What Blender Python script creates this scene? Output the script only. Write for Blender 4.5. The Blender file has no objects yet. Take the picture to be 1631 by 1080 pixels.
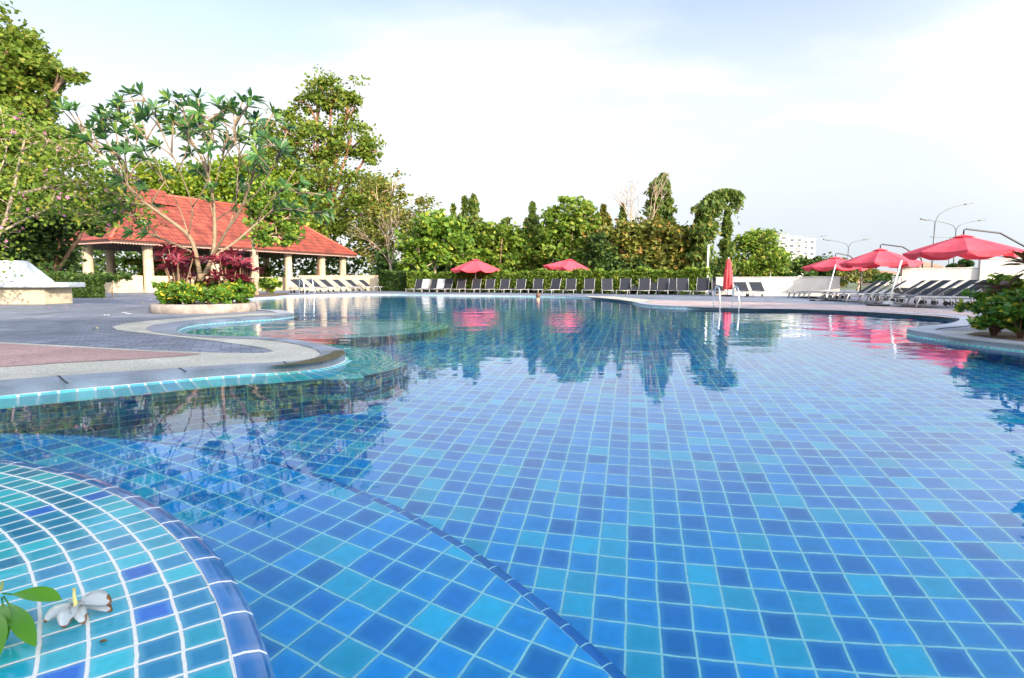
import bpy, bmesh, math, random
import numpy as np
from mathutils import Vector, Matrix
from mathutils.geometry import tessellate_polygon
S = bpy.context.scene
COL = S.collection
rnd = random.Random(7)
rng = np.random.default_rng(7)
PI = math.pi
# ------------------------------------------------------------ camera
K = 1.25                      # metres per layout unit
CH = 0.6 * K                  # eye height above the water
FPX, PIT = 900.0, 0.0987
cam_d = bpy.data.cameras.new('camera'); cam = bpy.data.objects.new('camera', cam_d); COL.objects.link(cam)
cam.location = (0, 0, CH); cam.rotation_euler = (PI / 2 - PIT, 0, 0)
cam_d.sensor_width = 36; cam_d.lens = 36 * FPX / 1631; cam_d.clip_start = .02; cam_d.clip_end = 6000
S.camera = cam
# ------------------------------------------------------------ light
SUN_EL, SUN_AZ = math.radians(19), math.atan2(.62, -.78)     # azimuth clockwise from +Y
w = bpy.data.worlds.new('World'); S.world = w; w.use_nodes = True
nt = w.node_tree; nt.nodes.clear()
N = nt.nodes.new; LK = nt.links.new
out = N('ShaderNodeOutputWorld'); bg = N('ShaderNodeBackground'); LK(bg.outputs[0], out.inputs[0])
sky = N('ShaderNodeTexSky'); sky.sky_type = 'NISHITA'; sky.sun_disc = False
sky.sun_elevation = SUN_EL; sky.sun_rotation = SUN_AZ; sky.air_density = 1.0; sky.dust_density = 1.2; sky.ozone_density = 1.5
bg.inputs[1].default_value = .13
tc = N('ShaderNodeTexCoord'); sep = N('ShaderNodeSeparateXYZ'); LK(tc.outputs['Generated'], sep.inputs[0])
def wm(op, a, b=None, c=None):
    m = N('ShaderNodeMath'); m.operation = op
    for i, v in enumerate((a, b, c)):
        if v is None: continue
        if isinstance(v, (int, float)): m.inputs[i].default_value = v
        else: LK(v, m.inputs[i])
    return m.outputs[0]
zz = wm('ADD', wm('MAXIMUM', sep.outputs[2], 0.0), .22)
cmb = N('ShaderNodeCombineXYZ'); LK(wm('DIVIDE', sep.outputs[0], zz), cmb.inputs[0]); LK(wm('DIVIDE', sep.outputs[1], zz), cmb.inputs[1])
cn = N('ShaderNodeTexNoise'); cn.inputs['Scale'].default_value = 1.15; cn.inputs['Detail'].default_value = 8; cn.inputs['Roughness'].default_value = .52
mp = N('ShaderNodeMapping'); mp.inputs['Location'].default_value = (3.1, 1.4, 0); mp.inputs['Scale'].default_value = (.8, 1.3, 1)
LK(cmb.outputs[0], mp.inputs[0]); LK(mp.outputs[0], cn.inputs['Vector'])
cr = N('ShaderNodeMapRange'); cr.interpolation_type = 'SMOOTHSTEP'
cr.inputs[1].default_value = .44; cr.inputs[2].default_value = .68; LK(cn.outputs[0], cr.inputs[0])
hz = N('ShaderNodeMapRange'); hz.interpolation_type = 'SMOOTHSTEP'; LK(sep.outputs[2], hz.inputs[0])
hz.inputs[1].default_value = .62; hz.inputs[2].default_value = .02; hz.inputs[3].default_value = 0; hz.inputs[4].default_value = .62
fac = wm('MINIMUM', wm('ADD', wm('ADD', wm('MULTIPLY', cr.outputs[0], .6), .30), hz.outputs[0]), .96)
up_ = N('ShaderNodeMapRange'); up_.interpolation_type = 'SMOOTHSTEP'; LK(sep.outputs[2], up_.inputs[0]); up_.inputs[1].default_value = .27; up_.inputs[2].default_value = .60; up_.inputs[3].default_value = 1; up_.inputs[4].default_value = .2
fac = wm('MULTIPLY', fac, up_.outputs[0])
mx = N('ShaderNodeMix'); mx.data_type = 'RGBA'; LK(fac, mx.inputs[0]); LK(sky.outputs[0], mx.inputs[6]); mx.inputs[7].default_value = (3.6, 3.64, 3.68, 1)
hc = N('ShaderNodeMapRange'); hc.interpolation_type = 'SMOOTHSTEP'; LK(sep.outputs[2], hc.inputs[0]); hc.inputs[1].default_value = 0; hc.inputs[2].default_value = .30
rx = N('ShaderNodeMapRange'); rx.interpolation_type = 'SMOOTHSTEP'; LK(sep.outputs[0], rx.inputs[0]); rx.inputs[1].default_value = -.25; rx.inputs[2].default_value = .45
cc_ = N('ShaderNodeMix'); cc_.data_type = 'RGBA'; LK(wm('MULTIPLY', wm('SUBTRACT', 1.0, hc.outputs[0]), rx.outputs[0]), cc_.inputs[0]); cc_.inputs[6].default_value = (3.6, 3.64, 3.68, 1); cc_.inputs[7].default_value = (2.5, 2.74, 3.0, 1); LK(cc_.outputs[2], mx.inputs[7])
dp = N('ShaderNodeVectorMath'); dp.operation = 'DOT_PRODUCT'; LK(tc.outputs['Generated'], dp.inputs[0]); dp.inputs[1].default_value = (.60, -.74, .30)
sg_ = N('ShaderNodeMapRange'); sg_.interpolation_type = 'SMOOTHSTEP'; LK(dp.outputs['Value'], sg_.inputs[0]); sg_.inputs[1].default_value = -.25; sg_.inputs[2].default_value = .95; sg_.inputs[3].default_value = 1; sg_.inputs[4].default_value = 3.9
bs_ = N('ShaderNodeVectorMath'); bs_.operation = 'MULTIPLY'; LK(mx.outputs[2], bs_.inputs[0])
k_ = sg_.outputs[0]; cw_ = N('ShaderNodeCombineXYZ'); LK(wm('MULTIPLY', k_, wm('MULTIPLY_ADD', wm('SUBTRACT', k_, 1.0), .03, 1.0)), cw_.inputs[0]); LK(k_, cw_.inputs[1]); LK(wm('MULTIPLY', k_, wm('MULTIPLY_ADD', wm('SUBTRACT', k_, 1.0), -.04, 1.0)), cw_.inputs[2]); LK(cw_.outputs[0], bs_.inputs[1])     # sky boosted and warmed towards the sun, added fill for the shaded pool
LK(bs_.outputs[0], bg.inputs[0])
sd = bpy.data.lights.new('sun', 'SUN'); sd.energy = 3.3; sd.angle = math.radians(.6); sd.color = (1, .89, .74); sd.cycles.is_caustics_light = True
so = bpy.data.objects.new('sun', sd); COL.objects.link(so)
sdir = Vector((math.sin(SUN_AZ) * math.cos(SUN_EL), math.cos(SUN_AZ) * math.cos(SUN_EL), math.sin(SUN_EL)))
so.rotation_euler = sdir.to_track_quat('Z', 'Y').to_euler(); so.location = sdir * 80
S.view_settings.view_transform = 'Standard'; S.view_settings.look = 'None'; S.view_settings.gamma = 1
S.view_settings.exposure = 1.25
cy = S.cycles if hasattr(S, 'cycles') else None
S.render.engine = 'CYCLES'
S.cycles.use_denoising = True; S.cycles.max_bounces = 10; S.cycles.transmission_bounces = 8; S.cycles.diffuse_bounces = 3
S.cycles.glossy_bounces = 4; S.cycles.transparent_max_bounces = 8; S.cycles.caustics_refractive = True; S.cycles.caustics_reflective = False
S.cycles.sample_clamp_indirect = 6
# ------------------------------------------------------------ helpers
def ray(x, y):
    u, v = (x - 815.5) / FPX, -(y - 540) / FPX
    c, s = math.cos(PIT), math.sin(PIT)
    return Vector((u, c + v * s, -s + v * c))
def at(x, y, z=.05 * K):
    r = ray(x, y); t = (z - CH) / r.z
    return Vector((r.x * t, r.y * t, z))
def atY(x, y, Y):
    r = ray(x, y); t = Y / r.y
    return Vector((r.x * t, Y, CH + r.z * t))
DZ = .05 * K
def tag(o, label=None, cat=None, group=None, kind=None):
    if label: o['label'] = label
    if cat: o['category'] = cat
    if group: o['group'] = group
    if kind: o['kind'] = kind
    return o
def thing(name, label, cat, loc=(0, 0, 0), rz=0, group=None):
    o = bpy.data.objects.new(name, None); COL.objects.link(o); o.location = loc; o.rotation_euler = (0, 0, rz)
    o.empty_display_size = .2
    return tag(o, label, cat, group)
def obj(name, bm, mat, parent=None, smooth=False):
    me = bpy.data.meshes.new(name)
    if isinstance(bm, bmesh.types.BMesh): bm.to_mesh(me); bm.free()
    else: me.from_pydata(*bm)
    me.update()
    if smooth:
        for p in me.polygons: p.use_smooth = True
    o = bpy.data.objects.new(name, me); COL.objects.link(o)
    for m in (mat if isinstance(mat, (list, tuple)) else [mat]): me.materials.append(m)
    if parent: o.parent = parent
    return o
def copy_tree(o, parent=None, share=True):
    c = o.copy(); COL.objects.link(c); c.parent = parent
    for ch in list(o.children): copy_tree(ch, c)
    return c
def bx(bm, c, s, rot=None, bev=0):
    m = Matrix.Translation(c) @ (rot.to_4x4() if rot is not None else Matrix()) @ Matrix.Diagonal((*s, 1))
    r = bmesh.ops.create_cube(bm, size=1, matrix=m)
    if bev:
        es = list({e for v in r['verts'] for e in v.link_edges})
        bmesh.ops.bevel(bm, geom=es, offset=bev, segments=2, affect='EDGES', profile=.5)
    return bm
def tube(bm, pts, rad, seg=8, cap=True):
    pts = [Vector(p) for p in pts]; rads = rad if isinstance(rad, (list, tuple)) else [rad] * len(pts)
    rings = []; up = None
    for i, p in enumerate(pts):
        d = (pts[min(i + 1, len(pts) - 1)] - pts[max(i - 1, 0)]).normalized()
        if up is None: up = d.orthogonal().normalized()
        a = (up - d * up.dot(d))
        a = a.normalized() if a.length > 1e-6 else d.orthogonal().normalized()
        up = a; b = d.cross(a)
        rings.append([bm.verts.new(p + (a * math.cos(2 * PI * k / seg) + b * math.sin(2 * PI * k / seg)) * rads[i]) for k in range(seg)])
    for r0, r1 in zip(rings, rings[1:]):
        for k in range(seg): bm.faces.new((r0[k], r0[(k + 1) % seg], r1[(k + 1) % seg], r1[k])).smooth = True
    if cap:
        bm.faces.new(rings[0][::-1]); bm.faces.new(rings[-1])
    return bm
def lathe(bm, prof, seg=32, c=(0, 0, 0)):
    rings = [[bm.verts.new((c[0] + r * math.cos(2 * PI * k / seg), c[1] + r * math.sin(2 * PI * k / seg), c[2] + z)) for k in range(seg)] for r, z in prof]
    for r0, r1 in zip(rings, rings[1:]):
        for k in range(seg): bm.faces.new((r0[k], r0[(k + 1) % seg], r1[(k + 1) % seg], r1[k])).smooth = True
    return rings
def catmull(P, n=6, closed=False):
    P = [Vector(p) for p in P]; o = []; L = len(P)
    for i in range(L if closed else L - 1):
        g = (lambda j: P[j % L]) if closed else (lambda j: P[max(0, min(L - 1, j))])
        a, b, c, d = g(i - 1), g(i), g(i + 1), g(i + 2)
        for k in range(n):
            t = k / n
            o.append(.5 * ((2 * b) + (c - a) * t + (2 * a - 5 * b + 4 * c - d) * t * t + (3 * b - a - 3 * c + d) * t ** 3))
    if not closed: o.append(P[-1])
    return o
def poly_sheet(name, pts, z, mat, parent=None, thick=0):
    pts = [Vector((p[0], p[1], z)) for p in pts]
    tris = tessellate_polygon([pts])
    bm = bmesh.new(); vs = [bm.verts.new(p) for p in pts]
    for t in tris:
        try: bm.faces.new([vs[i] for i in t])
        except ValueError: pass
    bmesh.ops.recalc_face_normals(bm, faces=bm.faces)
    if sum(f.normal.z * f.calc_area() for f in bm.faces) < 0: bmesh.ops.reverse_faces(bm, faces=bm.faces)
    return obj(name, bm, mat, parent)
def ring_fill(name, outer, holes, z, mat):
    bm = bmesh.new()
    for lp in [outer] + holes:
        vs = [bm.verts.new((p[0], p[1], z)) for p in lp]
        for a, b in zip(vs, vs[1:] + vs[:1]): bm.edges.new((a, b))
    bmesh.ops.triangle_fill(bm, edges=bm.edges[:], use_beauty=True)
    for f in bm.faces:
        if f.normal.z < 0: f.normal_flip()
    return obj(name, bm, mat)
def strip(name, A, B, mat, us=1.0, nv=1.0, parent=None, dz=0):
    """quad strip between polylines A and B; uv u = length/us, v = 0..nv"""
    bm = bmesh.new(); uv = bm.loops.layers.uv.new('UVMap'); l = 0; va = []; vb = []; ls = []
    for i, (a, b) in enumerate(zip(A, B)):
        if i: l += (Vector(a) - Vector(A[i - 1])).length * .5 + (Vector(b) - Vector(B[i - 1])).length * .5
        o = Vector((0, 0, dz * i / len(A)))
        va.append(bm.verts.new(Vector(a) + o)); vb.append(bm.verts.new(Vector(b) + o)); ls.append(l / us)
    for i in range(len(va) - 1):
        try: f = bm.faces.new((va[i], va[i + 1], vb[i + 1], vb[i]))
        except ValueError: continue
        for lp, c in zip(f.loops, ((ls[i], 0), (ls[i + 1], 0), (ls[i + 1], nv), (ls[i], nv))): lp[uv].uv = c
    return obj(name, bm, mat, parent)
# ------------------------------------------------------------ materials
def newmat(name):
    m = bpy.data.materials.new(name); m.use_nodes = True
    return m, m.node_tree, m.node_tree.nodes['Principled BSDF']
def mat(name, col, rough=.6, metal=0, spec=.5, var=0, vs=6, bump=0, bs=40, coat=0):
    m, t, b = newmat(name)
    b.inputs['Base Color'].default_value = (*col, 1); b.inputs['Roughness'].default_value = rough
    b.inputs['Metallic'].default_value = metal; b.inputs['Specular IOR Level'].default_value = spec
    b.inputs['Coat Weight'].default_value = coat
    if var or bump:
        tcn = t.nodes.new('ShaderNodeTexCoord')
    if var:
        n = t.nodes.new('ShaderNodeTexNoise'); n.inputs['Scale'].default_value = vs; n.inputs['Detail'].default_value = 6
        t.links.new(tcn.outputs['Object'], n.inputs['Vector'])
        r = t.nodes.new('ShaderNodeValToRGB')
        r.color_ramp.elements[0].color = (*[c * (1 - var) for c in col], 1); r.color_ramp.elements[1].color = (*[min(1, c * (1 + var)) for c in col], 1)
        r.color_ramp.elements[0].position = .3; r.color_ramp.elements[1].position = .7
        t.links.new(n.outputs[0], r.inputs[0]); t.links.new(r.outputs[0], b.inputs['Base Color'])
    if bump:
        n = t.nodes.new('ShaderNodeTexNoise'); n.inputs['Scale'].default_value = bs; n.inputs['Detail'].default_value = 4
        t.links.new(tcn.outputs['Object'], n.inputs['Vector'])
        u = t.nodes.new('ShaderNodeBump'); u.inputs['Strength'].default_value = bump; u.inputs['Distance'].default_value = .02
        t.links.new(n.outputs[0], u.inputs['Height']); t.links.new(u.outputs[0], b.inputs['Normal'])
    return m
def tilemat(name, cols, grout, gw=(.05, .05), rough=.12, wob=.018, edge=.25, spec=.5, shift=0.0, xy=None, bump=.6, stain=0):
    """cols: list of (position, rgb). coordinates: UV in tile units, or xy=(size, angle, ox, oy) of world position"""
    m, t, b = newmat(name); n = t.nodes.new; l = t.links.new
    def M(op, a, b_=None, c=None):
        q = n('ShaderNodeMath'); q.operation = op
        for i, v in enumerate((a, b_, c)):
            if v is None: continue
            if isinstance(v, (int, float)): q.inputs[i].default_value = v
            else: l(v, q.inputs[i])
        return q.outputs[0]
    if xy:
        g = n('ShaderNodeNewGeometry'); mpn = n('ShaderNodeMapping'); mpn.vector_type = 'TEXTURE'
        mpn.inputs['Location'].default_value = (xy[2], xy[3], 0); mpn.inputs['Rotation'].default_value = (0, 0, xy[1]); mpn.inputs['Scale'].default_value = (xy[0],) * 3
        l(g.outputs['Position'], mpn.inputs[0]); vec = mpn.outputs[0]
    else:
        u = n('ShaderNodeUVMap'); vec = u.outputs[0]
    ns = n('ShaderNodeTexNoise'); ns.inputs['Scale'].default_value = .9; ns.inputs['Detail'].default_value = 2; l(vec, ns.inputs['Vector'])
    sub = n('ShaderNodeVectorMath'); sub.operation = 'SUBTRACT'; l(ns.outputs['Color'], sub.inputs[0]); sub.inputs[1].default_value = (.5, .5, .5)
    sc = n('ShaderNodeVectorMath'); sc.operation = 'SCALE'; l(sub.outputs[0], sc.inputs[0]); sc.inputs['Scale'].default_value = wob * 5
    ad = n('ShaderNodeVectorMath'); ad.operation = 'ADD'; l(vec, ad.inputs[0]); l(sc.outputs[0], ad.inputs[1])
    sp = n('ShaderNodeSeparateXYZ'); l(ad.outputs[0], sp.inputs[0])
    yv = sp.outputs[1]; iy = M('FLOOR', yv); xv = sp.outputs[0]
    if shift: xv = M('ADD', xv, M('MULTIPLY', M('MODULO', iy, 2.0), shift))
    ix = M('FLOOR', xv); fx = M('SUBTRACT', xv, ix); fy = M('SUBTRACT', yv, iy)
    dx = M('MINIMUM', fx, M('SUBTRACT', 1.0, fx)); dy = M('MINIMUM', fy, M('SUBTRACT', 1.0, fy))
    def mr(v, a, b_):
        q = n('ShaderNodeMapRange'); q.interpolation_type = 'SMOOTHSTEP'; q.inputs[1].default_value = a; q.inputs[2].default_value = b_; l(v, q.inputs[0]); return q.outputs[0]
    mask = M('MULTIPLY', mr(dx, gw[0] * .35, gw[0] * .65), mr(dy, gw[1] * .35, gw[1] * .65))     # 1 on tile
    soft = M('MULTIPLY', mr(dx, gw[0] * .5, .24), mr(dy, gw[1] * .5, .24))
    cb = n('ShaderNodeCombineXYZ'); l(ix, cb.inputs[0]); l(iy, cb.inputs[1])
    wn = n('ShaderNodeTexWhiteNoise'); wn.noise_dimensions = '2D'; l(cb.outputs[0], wn.inputs['Vector'])
    rp = n('ShaderNodeValToRGB'); rp.color_ramp.interpolation = 'CONSTANT'
    e = rp.color_ramp.elements
    e[0].position, e[0].color = cols[0][0], (*cols[0][1], 1); e[1].position, e[1].color = cols[1][0], (*cols[1][1], 1)
    for p, c in cols[2:]: x = e.new(p); x.color = (*c, 1)
    l(wn.outputs['Value'], rp.inputs[0])
    wn2 = n('ShaderNodeTexWhiteNoise'); wn2.noise_dimensions = '3D'; l(cb.outputs[0], wn2.inputs['Vector'])
    hs = n('ShaderNodeHueSaturation'); l(rp.outputs[0], hs.inputs['Color'])
    q = n('ShaderNodeMapRange'); l(wn2.outputs['Value'], q.inputs[0]); q.inputs[3].default_value = .86; q.inputs[4].default_value = 1.14; 
    n3 = n('ShaderNodeTexNoise'); n3.inputs['Scale'].default_value = 3.1; n3.inputs['Detail'].default_value = 5; l(vec, n3.inputs['Vector'])
    q2 = n('ShaderNodeMapRange'); l(n3.outputs[0], q2.inputs[0]); q2.inputs[1].default_value = .3; q2.inputs[2].default_value = .7; q2.inputs[3].default_value = .92; q2.inputs[4].default_value = 1.07
    l(M('MULTIPLY', q.outputs[0], q2.outputs[0]), hs.inputs['Value'])
    lt = n('ShaderNodeMix'); lt.data_type = 'RGBA'; l(M('MULTIPLY', M('SUBTRACT', 1.0, soft), edge), lt.inputs[0]); l(hs.outputs[0], lt.inputs[6]); lt.inputs[7].default_value = (*[min(1, (g + .25) * .8) for g in cols[-1][1]], 1)
    gn = n('ShaderNodeTexNoise'); gn.inputs['Scale'].default_value = 7; gn.inputs['Detail'].default_value = 4; l(vec, gn.inputs['Vector'])
    gc = n('ShaderNodeMix'); gc.data_type = 'RGBA'; l(gn.outputs[0], gc.inputs[0]); gc.inputs[6].default_value = (*[g * .72 for g in grout], 1); gc.inputs[7].default_value = (*[min(1, g * 1.15) for g in grout], 1)
    fm = n('ShaderNodeMix'); fm.data_type = 'RGBA'; l(mask, fm.inputs[0]); l(gc.outputs[2], fm.inputs[6]); l(lt.outputs[2], fm.inputs[7])
    if stain:
        gp = n('ShaderNodeNewGeometry'); sn = n('ShaderNodeTexNoise'); sn.inputs['Scale'].default_value = .55; sn.inputs['Detail'].default_value = 9; sn.inputs['Roughness'].default_value = .65; l(gp.outputs['Position'], sn.inputs['Vector'])
        sm = n('ShaderNodeMapRange'); l(sn.outputs[0], sm.inputs[0]); sm.inputs[1].default_value = .32; sm.inputs[2].default_value = .68; sm.inputs[3].default_value = 1 - stain; sm.inputs[4].default_value = 1 + stain * .6
        sh = n('ShaderNodeHueSaturation'); l(fm.outputs[2], sh.inputs['Color']); l(sm.outputs[0], sh.inputs['Value']); l(sh.outputs[0], b.inputs['Base Color'])
    else: l(fm.outputs[2], b.inputs['Base Color'])
    rr = n('ShaderNodeMapRange'); l(mask, rr.inputs[0]); rr.inputs[3].default_value = .8; rr.inputs[4].default_value = rough; l(rr.outputs[0], b.inputs['Roughness'])
    b.inputs['Specular IOR Level'].default_value = spec
    bu = n('ShaderNodeBump'); bu.inputs['Strength'].default_value = bump; bu.inputs['Distance'].default_value = .004
    hh = M('ADD', M('MULTIPLY', mask, .8), M('MULTIPLY', n3.outputs[0], .25)); l(hh, bu.inputs['Height']); l(bu.outputs[0], b.inputs['Normal'])
    return m
T = .1794 * .75      # floor tile
LT, MD, DK = (.02, .50, .74), (.003, .32, .74), (.003, .225, .61)
GR = (.64, .88, .88)
M_floor = tilemat('pool floor tile', [(0, DK), (.36, MD), (.84, LT)], GR, (.072, .072), rough=.3, xy=(T, -.2088, .7226 * K, 2.8874 * K))
M_ledge = tilemat('ledge tile', [(0, DK), (.38, MD), (.84, LT)], GR, (.062, .062), rough=.3, xy=(.170 * .75, -.4848, -.8435 * K, 2.2482 * K))
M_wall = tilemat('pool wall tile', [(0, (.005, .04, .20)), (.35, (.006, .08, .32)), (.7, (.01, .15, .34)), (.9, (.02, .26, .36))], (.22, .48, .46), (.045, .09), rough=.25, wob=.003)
M_lip = tilemat('lip tile', [(0, (.05, .52, .52)), (.35, (.08, .68, .62)), (.7, (.05, .52, .66)), (.9, (.16, .78, .70))], (.86, .86, .78), (.14, .06), rough=.12)
M_tip = tilemat('step edge tile', [(0, (.04, .45, .50)), (.35, (.07, .60, .58)), (.7, (.05, .48, .62)), (.9, (.16, .74, .70))], (.92, .95, .90), (.10, .30), rough=.12)
M_bench = tilemat('bench tile', [(0, (.012, .11, .42)), (.12, (.010, .17, .30)), (.42, (.014, .29, .38)), (.75, (.025, .37, .42))], (.74, .71, .64), (.095, .095), rough=.06, wob=.024, edge=.3)
M_nose = tilemat('nosing tile', [(0, (.008, .11, .30)), (.5, (.010, .135, .36))], (.86, .83, .77), (.05, .03), rough=.06, edge=.35)
M_nose2 = tilemat('underwater nosing', [(0, (.004, .14, .46)), (.5, (.005, .17, .50))], GR, (.05, .05), rough=.2, edge=.1)
M_kid = tilemat('shallow pool tile', [(0, (.62, .94, .92)), (.4, (.74, .96, .94)), (.75, (.86, .95, .92))], (.9, .92, .86), (.07, .07), rough=.25, xy=(T * .8, .3, 0, 0))
M_kidrim = tilemat('shallow rim tile', [(0, (.08, .50, .56)), (.4, (.12, .58, .60)), (.8, (.22, .68, .66))], (.95, .97, .92), (.10, .34), rough=.2)
M_slate = tilemat('slate paving', [(0, (.17, .185, .23)), (.35, (.19, .205, .25)), (.7, (.22, .235, .28))], (.14, .15, .185), (.05, .06), rough=.5, wob=.03, edge=.05, shift=.5, xy=(.19, .45, 0, 0), bump=1.5, spec=.35, stain=.35)
M_coping = mat('grey coping stone', (.24, .265, .32), .38, var=.34, vs=2.6, bump=.25, bs=60)
M_copingfar = mat('pale coping stone', (.36, .37, .41), .5, var=.12, vs=3, bump=.2)
def speckle(name, c1, c2, sc=160, rough=.75, st=.5):
    m, t, b = newmat(name); n = t.nodes.new; l = t.links.new
    g = n('ShaderNodeNewGeometry'); v = n('ShaderNodeTexVoronoi'); v.inputs['Scale'].default_value = sc; l(g.outputs['Position'], v.inputs['Vector'])
    r = n('ShaderNodeValToRGB'); e = r.color_ramp.elements; e[0].color = (*[c * .45 for c in c1], 1); e[0].position = 0; e[1].color = (*c2, 1); e[1].position = .9
    x = e.new(.35); x.color = (*c1, 1)
    l(v.outputs['Color'], r.inputs[0])
    big = n('ShaderNodeTexNoise'); big.inputs['Scale'].default_value = 1.3; big.inputs['Detail'].default_value = 6; l(g.outputs['Position'], big.inputs['Vector'])
    q = n('ShaderNodeMapRange'); l(big.outputs[0], q.inputs[0]); q.inputs[1].default_value = .3; q.inputs[2].default_value = .7; q.inputs[3].default_value = .70; q.inputs[4].default_value = 1.1
    h = n('ShaderNodeHueSaturation'); l(r.outputs[0], h.inputs['Color']); l(q.outputs[0], h.inputs['Value']); l(h.outputs[0], b.inputs['Base Color'])
    b.inputs['Roughness'].default_value = rough
    bu = n('ShaderNodeBump'); bu.inputs['Strength'].default_value = st; bu.inputs['Distance'].default_value = .006; l(v.outputs['Distance'], bu.inputs['Height']); l(bu.outputs[0], b.inputs['Normal'])
    return m
M_pebble = speckle('beige pebble wash', (.46, .42, .34), (.70, .64, .52), 130)
M_red = speckle('red paving', (.42, .25, .22), (.50, .31, .27), 60, st=.2)
M_pinkdeck = speckle('pink paving', (.46, .33, .30), (.56, .43, .39), 25, st=.2)
M_algae = mat('algae stain', (.09, .065, .015), .5, var=.5, vs=20, bump=.5)
M_ground = mat('soil and grass', (.10, .12, .05), .95, var=.4, vs=.3)
M_soil = mat('planting soil', (.12, .075, .045), .95, var=.4, vs=12, bump=1, bs=30)
M_white = mat('white painted frame', (.78, .76, .72), .45, var=.08, vs=9)
M_frame = mat('pale aluminium frame', (.46, .44, .42), .5, var=.08, vs=9)
M_wallw = mat('white rendered wall', (.60, .56, .49), .8, var=.12, vs=1.2, bump=.15, bs=30)
M_cream = mat('cream rendered wall', (.50, .40, .27), .8, var=.12, vs=1.5, bump=.15, bs=30)
M_terrazzo = mat('pale terrazzo', (.56, .57, .56), .55, var=.06, vs=3, bump=.08, bs=120)
M_sling = mat('charcoal mesh fabric', (.014, .016, .024), .85, var=.15, vs=30)
M_sling2 = mat('navy mesh fabric', (.03, .05, .11), .75, var=.15, vs=30)
M_towel = mat('white towel', (.85, .84, .82), .9, var=.04, vs=20, bump=.3, bs=80)
M_ptowel = mat('pink towel', (.80, .22, .28), .9, var=.1, vs=20)
M_dark = mat('black metal', (.02, .02, .022), .45)
M_steel = mat('polished steel', (.75, .78, .82), .18, metal=1)
M_greymetal = mat('grey galvanised metal', (.16, .17, .18), .5, metal=.2)
M_umb = None
def fabric(name, col, trans=.35):
    m, t, b = newmat(name); n = t.nodes.new; l = t.links.new
    b.inputs['Base Color'].default_value = (*col, 1); b.inputs['Roughness'].default_value = .8
    tcn = n('ShaderNodeTexCoord'); ns = n('ShaderNodeTexNoise'); ns.inputs['Scale'].default_value = 1.7; ns.inputs['Detail'].default_value = 7; l(tcn.outputs['Object'], ns.inputs['Vector'])
    cr_ = n('ShaderNodeValToRGB'); e_ = cr_.color_ramp.elements; e_[0].position = .3; e_[1].position = .7; e_[0].color = (*[c * .82 for c in col], 1); e_[1].color = (*[min(.95, c * 1.08 + .012) for c in col], 1)
    l(ns.outputs[0], cr_.inputs[0]); l(cr_.outputs[0], b.inputs['Base Color'])
    bu = n('ShaderNodeBump'); bu.inputs['Strength'].default_value = .5; bu.inputs['Distance'].default_value = .03; l(ns.outputs[0], bu.inputs['Height']); l(bu.outputs[0], b.inputs['Normal'])
    tr = n('ShaderNodeBsdfTranslucent'); tr.inputs[0].default_value = (*col, 1)
    mx = n('ShaderNodeMixShader'); mx.inputs[0].default_value = trans
    l(b.outputs[0], mx.inputs[1]); l(tr.outputs[0], mx.inputs[2]); l(mx.outputs[0], t.nodes['Material Output'].inputs[0])
    return m
M_umb = fabric('coral red canopy', (.78, .085, .12), .25)
M_umbclosed = fabric('closed canopy', (.78, .07, .08), .15)
def leafmat(name, c0, c1, c2=None, trans=.35, rough=.5, spec=.3):
    """random per leaf between the colours"""
    m, t, b = newmat(name); n = t.nodes.new; l = t.links.new
    g = n('ShaderNodeNewGeometry'); r = n('ShaderNodeValToRGB'); e = r.color_ramp.elements
    e[0].color = (*c0, 1); e[1].color = (*c1, 1); e[1].position = .8
    if c2: x = e.new(.97); x.color = (*c2, 1)
    l(g.outputs['Random Per Island'], r.inputs[0])
    b.inputs['Roughness'].default_value = rough; b.inputs['Specular IOR Level'].default_value = spec
    l(r.outputs[0], b.inputs['Base Color'])
    tr = n('ShaderNodeBsdfTranslucent'); l(r.outputs[0], tr.inputs[0])
    mx = n('ShaderNodeMixShader'); mx.inputs[0].default_value = trans
    l(b.outputs[0], mx.inputs[1]); l(tr.outputs[0], mx.inputs[2]); l(mx.outputs[0], t.nodes['Material Output'].inputs[0])
    return m
L_tall = leafmat('tall tree leaves', (.08, .14, .018), (.21, .29, .035), (.32, .30, .05), trans=.45)
L_big = leafmat('dark broad leaves', (.04, .085, .018), (.13, .19, .03), (.26, .24, .04))
L_mid = leafmat('mid green leaves', (.08, .16, .02), (.22, .32, .035), (.38, .36, .06), trans=.45)
L_bright = leafmat('bright lime leaves', (.06, .14, .018), (.21, .34, .035), (.42, .44, .06), trans=.45)
L_lively = leafmat('lively yellow green leaves', (.09, .18, .015), (.28, .38, .03), (.42, .38, .05), trans=.5)
L_olive = leafmat('olive leaves', (.08, .11, .016), (.22, .23, .04), (.38, .20, .05))
L_col = leafmat('columnar tree leaves', (.06, .12, .025), (.18, .25, .045), (.34, .28, .07), trans=.45)
L_hedge = leafmat('hedge leaves', (.05, .12, .016), (.22, .32, .035), (.42, .44, .07), trans=.45)
L_fran = leafmat('frangipani leaves', (.025, .09, .03), (.10, .22, .045), (.26, .36, .06), rough=.3, spec=.5)
L_red = leafmat('crimson cordyline leaves', (.16, .02, .035), (.42, .06, .09), (.20, .05, .07))
L_croton = leafmat('croton leaves', (.05, .14, .02), (.15, .31, .035), (.75, .58, .05), rough=.3, spec=.5)
L_ti = leafmat('dark ti leaves', (.05, .045, .015), (.16, .10, .03), (.26, .04, .05), rough=.3, spec=.5)
L_under = leafmat('undergrowth leaves', (.02, .05, .012), (.07, .13, .025), (.14, .2, .03))
L_green = leafmat('sprig leaves', (.06, .21, .012), (.11, .29, .02), trans=.3, rough=.25)
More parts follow.
